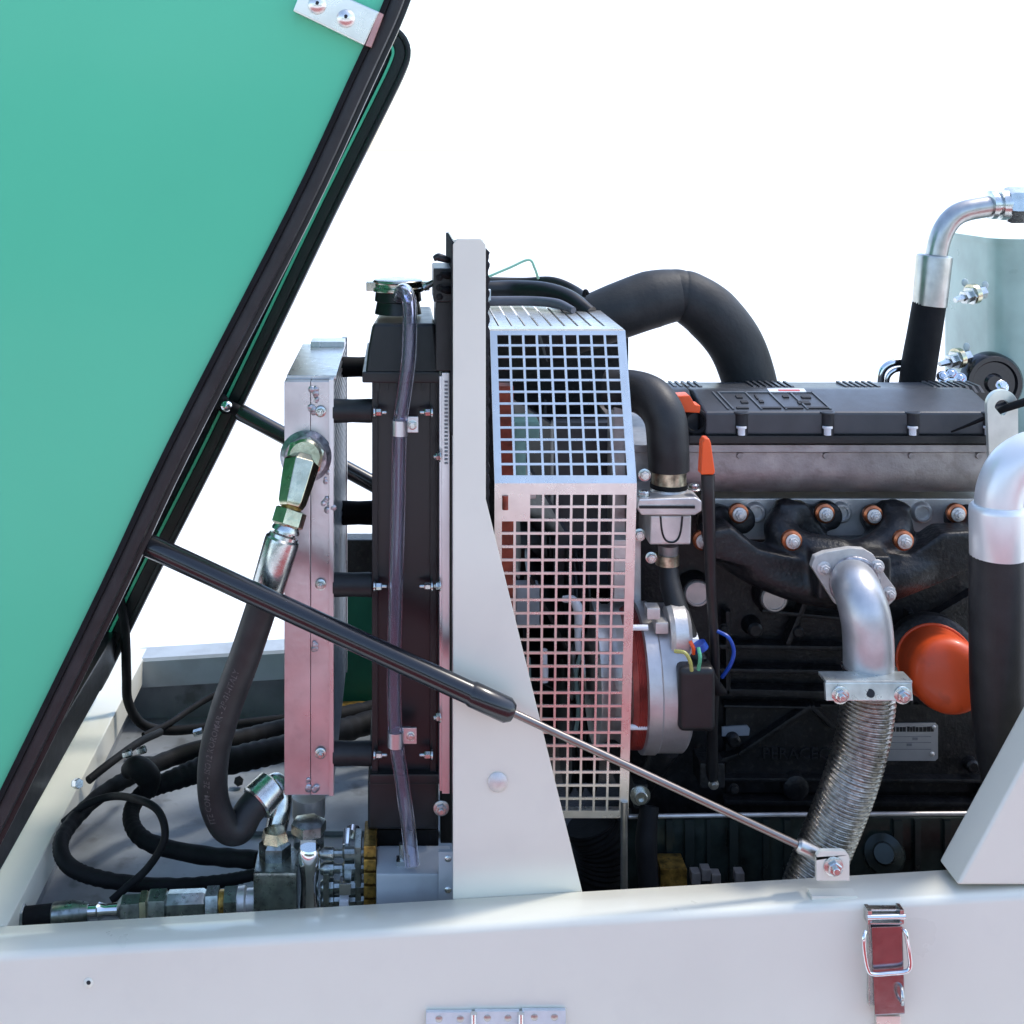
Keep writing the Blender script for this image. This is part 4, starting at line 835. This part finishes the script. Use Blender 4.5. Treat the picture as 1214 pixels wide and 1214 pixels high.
for m_, lab, pts in ((YEL, 'yellow wire at the back of the alternator', [(800, 772, 2.13), (812, 774, 2.12), (818, 784, 2.12), (820, 795, 2.125)]), (GRNW, 'short green wire beside the alternator terminal', [(828, 768, 2.13), (830, 780, 2.12), (828, 794, 2.125)]), (ORANGEP, 'short orange wire beside the alternator terminal', [(818, 760, 2.165), (822, 768, 2.16), (822, 775, 2.165)]), (BLUE, 'blue wire bowing out beyond the dipstick tube', [(850, 748, 2.18), (864, 756, 2.17), (870, 772, 2.17), (866, 788, 2.17), (856, 803, 2.18)])):
    b = MB(); b.tubep(pts, 2.3, seg=8); tag(build(b, 'wire', m_), lab, 'wire', 'coloured alternator wires')
b = MB(); b.tubep([(790, 885, 2.3), (770, 920, 2.33), (750, 950, 2.36)], [16, 12, 12], seg=14); b.boxp(752, 768, 930, 958, 2.24, 2.3); build(b, 'mounting_arm', IRON, al)
b = thing('arm_bolt', 'zinc socket bolt below the alternator beside the guard foot', 'bolt', P(759, 943, 2.24)); bolt(b, 759, 943, 2.24, 8, ZINC, kind='socket', name='bolt_head')

# ------------------------------------------------------------------ exhaust
ex = thing('exhaust_pipe', 'silver exhaust elbow with bolted clamp and corrugated flexible downpipe', 'exhaust', P(1010, 1040, 2.12))
fl = [(962, 672), (966, 660), (978, 655), (1008, 650), (1024, 651), (1036, 658), (1050, 682), (1062, 698), (1062, 710), (1054, 718), (1040, 720), (1004, 722), (990, 716)]
b = MB(); b.prismp(fl, 2.19, 2.205); build(b, 'flange_plate', mat('grey_flange', (.60, .57, .53), .5, .4, nscale=40, var=.1, bump=.2), ex, bev=.002)
for (u, v) in ((977, 674), (1054, 704), (1040, 672)): bolt(ex, u, v, 2.19, 6.5, CASTL, kind='nut', name='flange_nut', sz=.9)
b = MB(); c = P(1013, 690, 2.19); b.torus(c-Yv*.002, Yv, px(28, 2.19), px(3, 2.19), 32, 8); build(b, 'weld_ring', MATS['weld_bead'], ex)
b = MB(); b.tubep([(1012, 692, 2.20), (1013, 692, 2.16), (1018, 704, 2.125), (1025, 726, 2.105), (1029, 755, 2.10), (1030, 798, 2.10)], [27.5, 28, 28.5, 29, 29, 29], seg=36, n=10); build(b, 'elbow', mat('silver_exhaust', (.52, .52, .53), .4, .75, nscale=25, var=.1, bump=.1), ex)
b = MB(); b.lathe(P(1030, 789, 2.10), P(1030, 812, 2.10), [(0, px(29, 2.1)), (.05, px(32, 2.1)), (.2, px(31, 2.1)), (.3, px(29.5, 2.1)), (.6, px(29.5, 2.1)), (.7, px(31, 2.1)), (1, px(31, 2.1))], 36); build(b, 'slip_collar', ZINC, ex)
b = MB(); b.boxp(979, 1082, 811, 831, 2.035, 2.044, Matrix.Rotation(R(-11), 3, 'X')); b.boxp(979, 1082, 807, 811, 2.040, 2.078); build(b, 'clamp_plate', mat('clamp_zinc', (.62, .64, .60), .3, .7, nscale=40, var=.15), ex, bev=.0015)
for u in (996, 1070): bolt(ex, u, 824, 2.035, 8, ZINC, kind='nut', name='clamp_bolt', sz=.9)
b = MB(); b.cyl(P(1032, 822, 2.033), P(1032, 822, 2.037), px(5, 2.035), 18); build(b, 'clamp_hole', INK, ex)
pts = [P(*q) for q in ((1030, 812, 2.10), (1029, 835, 2.10), (1023, 875, 2.10), (1012, 915, 2.10), (998, 955, 2.11), (980, 1000, 2.12), (962, 1045, 2.12), (948, 1085, 2.12))]
b = MB(); pit = .0074
b.tube(pts, px(30, 2.1), seg=36, n=90, fr=lambda L: 1+.05*math.sin(L*2*math.pi/pit)); build(b, 'flexible_pipe', BRAID, ex, ang=80)

# ------------------------------------------------------------------ right hand pipes
rp = thing('coolant_pipe', 'bright bent aluminium pipe clamped onto a wide black hose at the right edge', 'pipe', P(1190, 960, 2.06))
b = MB(); b.tubep([(1300, 533, 2.06), (1250, 534, 2.06), (1220, 540, 2.06), (1198, 556, 2.06), (1186, 582, 2.06), (1183, 610, 2.06)], 27, seg=36, n=10); build(b, 'bent_pipe', mat('satin_aluminium', (.78, .79, .78), .38, .5, nscale=10, var=.05), rp)
b = MB(); b.lathe(P(1182, 598, 2.06), P(1183, 662, 2.06), [(0, px(28, 2.06)), (.05, px(31, 2.06)), (.12, px(31.5, 2.06)), (.95, px(31.5, 2.06)), (1, px(30, 2.06))], 40); build(b, 'pipe_sleeve', MATS['satin_aluminium'], rp)
b = MB(); b.tubep([(1183, 658, 2.06), (1183, 740, 2.065), (1184, 820, 2.08), (1190, 890, 2.10), (1200, 960, 2.13), (1205, 1040, 2.15)], [31, 31.5, 31.5, 31, 29, 26], seg=32); build(b, 'wide_hose', RUB, rp)
# tank
tk = thing('hydraulic_tank', 'grey-green hydraulic tank with zinc port fittings behind the engine', 'tank', P(1300, 480, 3.0))
b = MB(); xt0 = P(1120, 0, 2.98).x; tzt = P(0, 288, 2.72).z; tzb = P(0, 620, 2.9).z
rad = .05; prof = []
x0_, x1_, y0_, y1_ = xt0, xt0+.62, 2.72, 3.02
for cx, cy, a0 in ((x0_+rad, y0_+rad, math.pi), (x1_-rad, y0_+rad, 1.5*math.pi), (x1_-rad, y1_-rad, 0), (x0_+rad, y1_-rad, .5*math.pi)):
    for k in range(7): a = a0+math.pi/2*k/6; prof.append((cx+rad*math.cos(a), cy+rad*math.sin(a)))
b.loft([[Vector((x, y, z)) for x, y in prof] for z in (tzb, tzt)]); build(b, 'tank_shell', TANKM, tk, ang=30)
b = MB(); cxx, cyy = (x0_+x1_)/2, (y0_+y1_)/2
b.loft([[Vector((cxx+(x-cxx)*(1.006), cyy+(y-cyy)*1.006, z)) for x, y in prof] for z in (tzt-.004, tzt+.008)]); build(b, 'tank_lid', TANKM, tk, ang=30)
for (u, v) in ((1148, 352), (1130, 428)):
    Yt = 2.72; b = MB(); L0 = P(u+14, v-2, Yt); 
    b.lathe(P(u+18, v-6, Yt-.002), P(u-16, v+4, Yt-.03), [(0, px(8, Yt)), (.3, px(8, Yt)), (.31, px(11, Yt)), (.5, px(11, Yt)), (.51, px(7, Yt)), (.7, px(8, Yt)), (.71, px(4.5, Yt)), (1, px(3, Yt))], 6); build(b, 'port_fitting', ZINC, tk)
    b = MB(); b.lathe(P(u+8, v-4, Yt-.01), P(u+3, v-3, Yt-.014), [(0, px(12, Yt)), (1, px(12, Yt))], 24); build(b, 'port_ring', ZINCY, tk)
for (u, v) in ((1144, 335), (1168, 338), (1146, 411)):
    b = MB(); b.sphere(P(u, v, 2.721), px(3.8, 2.7), (1.1, .3, 1.3), 12); build(b, 'weld_blob', mat('pale_weld', (.50, .58, .56), .3), tk)
b = MB(); c = P(1180, 455, 2.70); b.lathe(c+Yv*.03, c, [(0, px(36, 2.7)), (.8, px(35, 2.7)), (1, px(32, 2.7)), (1, px(27, 2.7)), (.8, px(25, 2.7)), (.8, px(12, 2.7)), (1, px(9, 2.7))], 44); build(b, 'inspection_cap', GLOSSB, tk)
# hydraulic hose up to the tank top
h2 = thing('return_hose', 'black hydraulic hose with a bent steel elbow rising behind the rocker cover', 'hydraulic hose', P(1090, 455, 2.6))
b = MB(); b.tubep([(1235, 240, 2.6), (1200, 243, 2.6), (1165, 246, 2.6), (1135, 254, 2.6), (1118, 274, 2.6), (1110, 302, 2.6), (1108, 318, 2.6)], 12.5, seg=28, n=8); build(b, 'steel_elbow', STEEL, h2)
b = MB(); b.lathe(P(1108, 302, 2.6), P(1102, 362, 2.6), [(0, px(17, 2.6)), (.02, px(20, 2.6)), (.06, px(20.5, 2.6)), (1, px(19.5, 2.6))], 36); build(b, 'ferrule', STEEL, h2)
b = MB(); b.tubep([(1102, 358, 2.6), (1096, 395, 2.6), (1090, 430, 2.6), (1084, 475, 2.6)], [19, 19.5, 20, 20], seg=28); build(b, 'hose_body', RUBM, h2)
b = MB(); b.lathe(P(1172, 243, 2.6), P(1196, 243, 2.6), [(0, px(13, 2.6)), (.05, px(17, 2.6)), (.3, px(17, 2.6)), (.31, px(14, 2.6)), (.5, px(14, 2.6)), (.51, px(18, 2.6)), (1, px(18, 2.6))], 30); build(b, 'union_collar', ZINC, h2)
b = MB(); b.hexn(P(1192, 243, 2.6), P(1240, 243, 2.6), px(22, 2.6)); build(b, 'union_nut', ZINC, h2)
b = MB(); b.tubep([(1043, 462, 2.62), (1046, 440, 2.62), (1060, 430, 2.62), (1085, 430, 2.63)], 4.5, seg=12); b.tubep([(1051, 462, 2.62), (1053, 446, 2.62), (1064, 438, 2.62), (1085, 438, 2.63)], 3, seg=12); tag(build(b, 'steel_loop', CHROME), 'bright steel pipe loop peeping up behind the rocker cover', 'pipe')
b = thing('zinc_fitting', 'cluster of zinc fittings at the foot of the rising hydraulic hose', 'fitting', P(1125, 452, 2.6))
for (u, v) in ((1118, 447), (1128, 444), (1138, 449), (1188, 458)): bolt(b, u, v, 2.6, 6, CHROME, name='fitting_nut', ax=(random.uniform(-.5, .5), -1, .6))

# ------------------------------------------------------------------ tray below the engine
tr = thing('engine_tray', 'dark metal tray with a bright rolled lip running below the engine', 'tray', P(950, 1040, 2.25))
b = MB(); b.tubep([(745, 968, 2.26), (900, 966, 2.26), (1060, 965, 2.26), (1250, 964, 2.26)], 2.6, seg=12); build(b, 'rolled_lip', CASTL, tr)
b = MB(); q0, q1 = P(745, 970, 2.265), P(1250, 1080, 2.265); b.box((q0.x, 2.265, q1.z), (q1.x, 2.27, q0.z)); build(b, 'tray_side', mat('dark_green_sheet', (.035, .05, .045), .2, .3, nscale=14, var=.4), tr)
for u in (790, 812, 838, 865, 905, 930, 1060, 1085, 1120):
    b = MB(); b.boxp(u, u+random.uniform(4, 12), 973, 1080, 2.255, 2.265); build(b, 'tray_rib', mat('dark_sheet', (.03, .04, .038), .25, .4), tr, bev=.001)
b = MB(); b.lathe(P(1048, 1012, 2.26), P(1048, 1012, 2.235), [(0, px(24, 2.25)), (.5, px(22, 2.25)), (.6, px(13, 2.25)), (1, px(11, 2.25))], 30); build(b, 'drain_cover', MATS['dark_sheet'], tr)
b = MB(); b.boxp(783, 815, 1030, 1060, 2.20, 2.25); build(b, 'mount_pad', BRASS, tr, bev=.003)
for (u, v) in ((826, 1040), (838, 1036), (878, 1040), (850, 1042)): b = MB(); b.boxp(u-6, u+5, v-5, v+9, 2.19, 2.21); build(b, 'tray_nut', CAST, tr, bev=.002)
b = MB(); b.cyl(P(740, 950, 2.15), P(740, 1080, 2.15), px(4.2, 2.15), 14); tag(build(b, 'support_rod', STEEL), 'slim vertical steel rod standing below the fan guard corner', 'rod')
b = MB(); b.tubep([(770, 955, 2.24), (766, 1000, 2.22), (770, 1060, 2.2)], [11, 13, 12], seg=14); tag(build(b, 'sump_hose', RUBM), 'black hose hanging beside the support rod', 'hose')
b = MB(); b.tubep([(700, 975, 2.35), (712, 1010, 2.35), (706, 1075, 2.35)], [30, 32, 30], seg=24, fr=lambda L: 1+.03*math.sin(L*700), n=20); tag(build(b, 'ribbed_bellows', RUBM), 'dark ribbed bellows under the fan guard', 'bellows')

# ------------------------------------------------------------------ latch and hinge on the front rail
lt = thing('toggle_latch', 'steel toggle latch with wire bail on the front of the rail', 'latch', P(1052, 1205, 1.915))
tilt = Matrix.Rotation(R(2.5), 3, 'Y')
b = MB(); b.boxp(1030, 1068, 1084, 1192, 1.912, 1.919); build(b, 'base_plate', ZINC, lt, bev=.001)
b = MB(); b.boxp(1029, 1034, 1080, 1097, 1.901, 1.919); b.boxp(1067, 1072, 1079, 1096, 1.901, 1.919); b.boxp(1032, 1070, 1094, 1097, 1.899, 1.919); b.boxp(1031, 1070, 1078, 1081, 1.908, 1.919); build(b, 'pivot_ears', ZINC, lt, bev=.001)
b = MB(); b.cyl(P(1028, 1087.5, 1.902), P(1073, 1086.5, 1.902), px(3.2, 1.9), 14); build(b, 'pivot_pin', CHROME, lt)
b = MB(); b.loft([[P(u, v, 1.895) for u, v in ((1033, 1099), (1070, 1098), (1073, 1202), (1037, 1204))], [P(u, v, 1.911) for u, v in ((1033, 1099), (1070, 1098), (1073, 1202), (1037, 1204))]]); build(b, 'lever', mat('polished_steel', (.36, .31, .33), .2, 1, nscale=60, var=.08, rvar=.04, bump=.05), lt, bev=.0018)
b = MB(); w_ = [(1026, 1104, 1.896), (1024, 1112, 1.89), (1025, 1130, 1.888), (1029, 1150, 1.887), (1036, 1155, 1.887), (1055, 1154, 1.887), (1073, 1152, 1.887), (1079, 1146, 1.887), (1078, 1130, 1.888), (1074, 1106, 1.894), (1070, 1102, 1.9)]
b.tubep(w_, 2.5, seg=12, n=5); build(b, 'wire_bail', CHROME, lt)
b = MB(); b.torus(P(1069, 1180, 1.892), Vector((1, -.25, 0)), px(9, 1.9), px(2, 1.9), 24, 8); build(b, 'lever_loop', ZINC, lt)
b = MB(); b.boxp(1039, 1068, 1205, 1240, 1.912, 1.919); build(b, 'catch_strip', GALV, lt, bev=.001)
hg = thing('hinge', 'zinc strip hinge with countersunk screws low on the front rail', 'hinge', P(588, 1214, 1.915))
for (u0, u1, v0) in ((505, 560, 1200), (563, 616, 1199), (619, 671, 1198)):
    b = MB(); b.boxp(u0, u1, v0, 1235, 1.912, 1.919); build(b, 'hinge_leaf', mat('hinge_zinc', (.62, .66, .68), .45, .25, nscale=40, var=.08), hg, bev=.0015)
    for f in (.28, .74): bolt(hg, u0+(u1-u0)*f, v0+8, 1.912, 4.2, STEEL, kind='button', name='screw', sz=.5)
for u in (561.5, 617.5):
    b = MB(); b.cyl(P(u, 1201, 1.909), P(u, 1235, 1.909), px(4, 1.91), 14); build(b, 'hinge_pin', CHROME, hg)
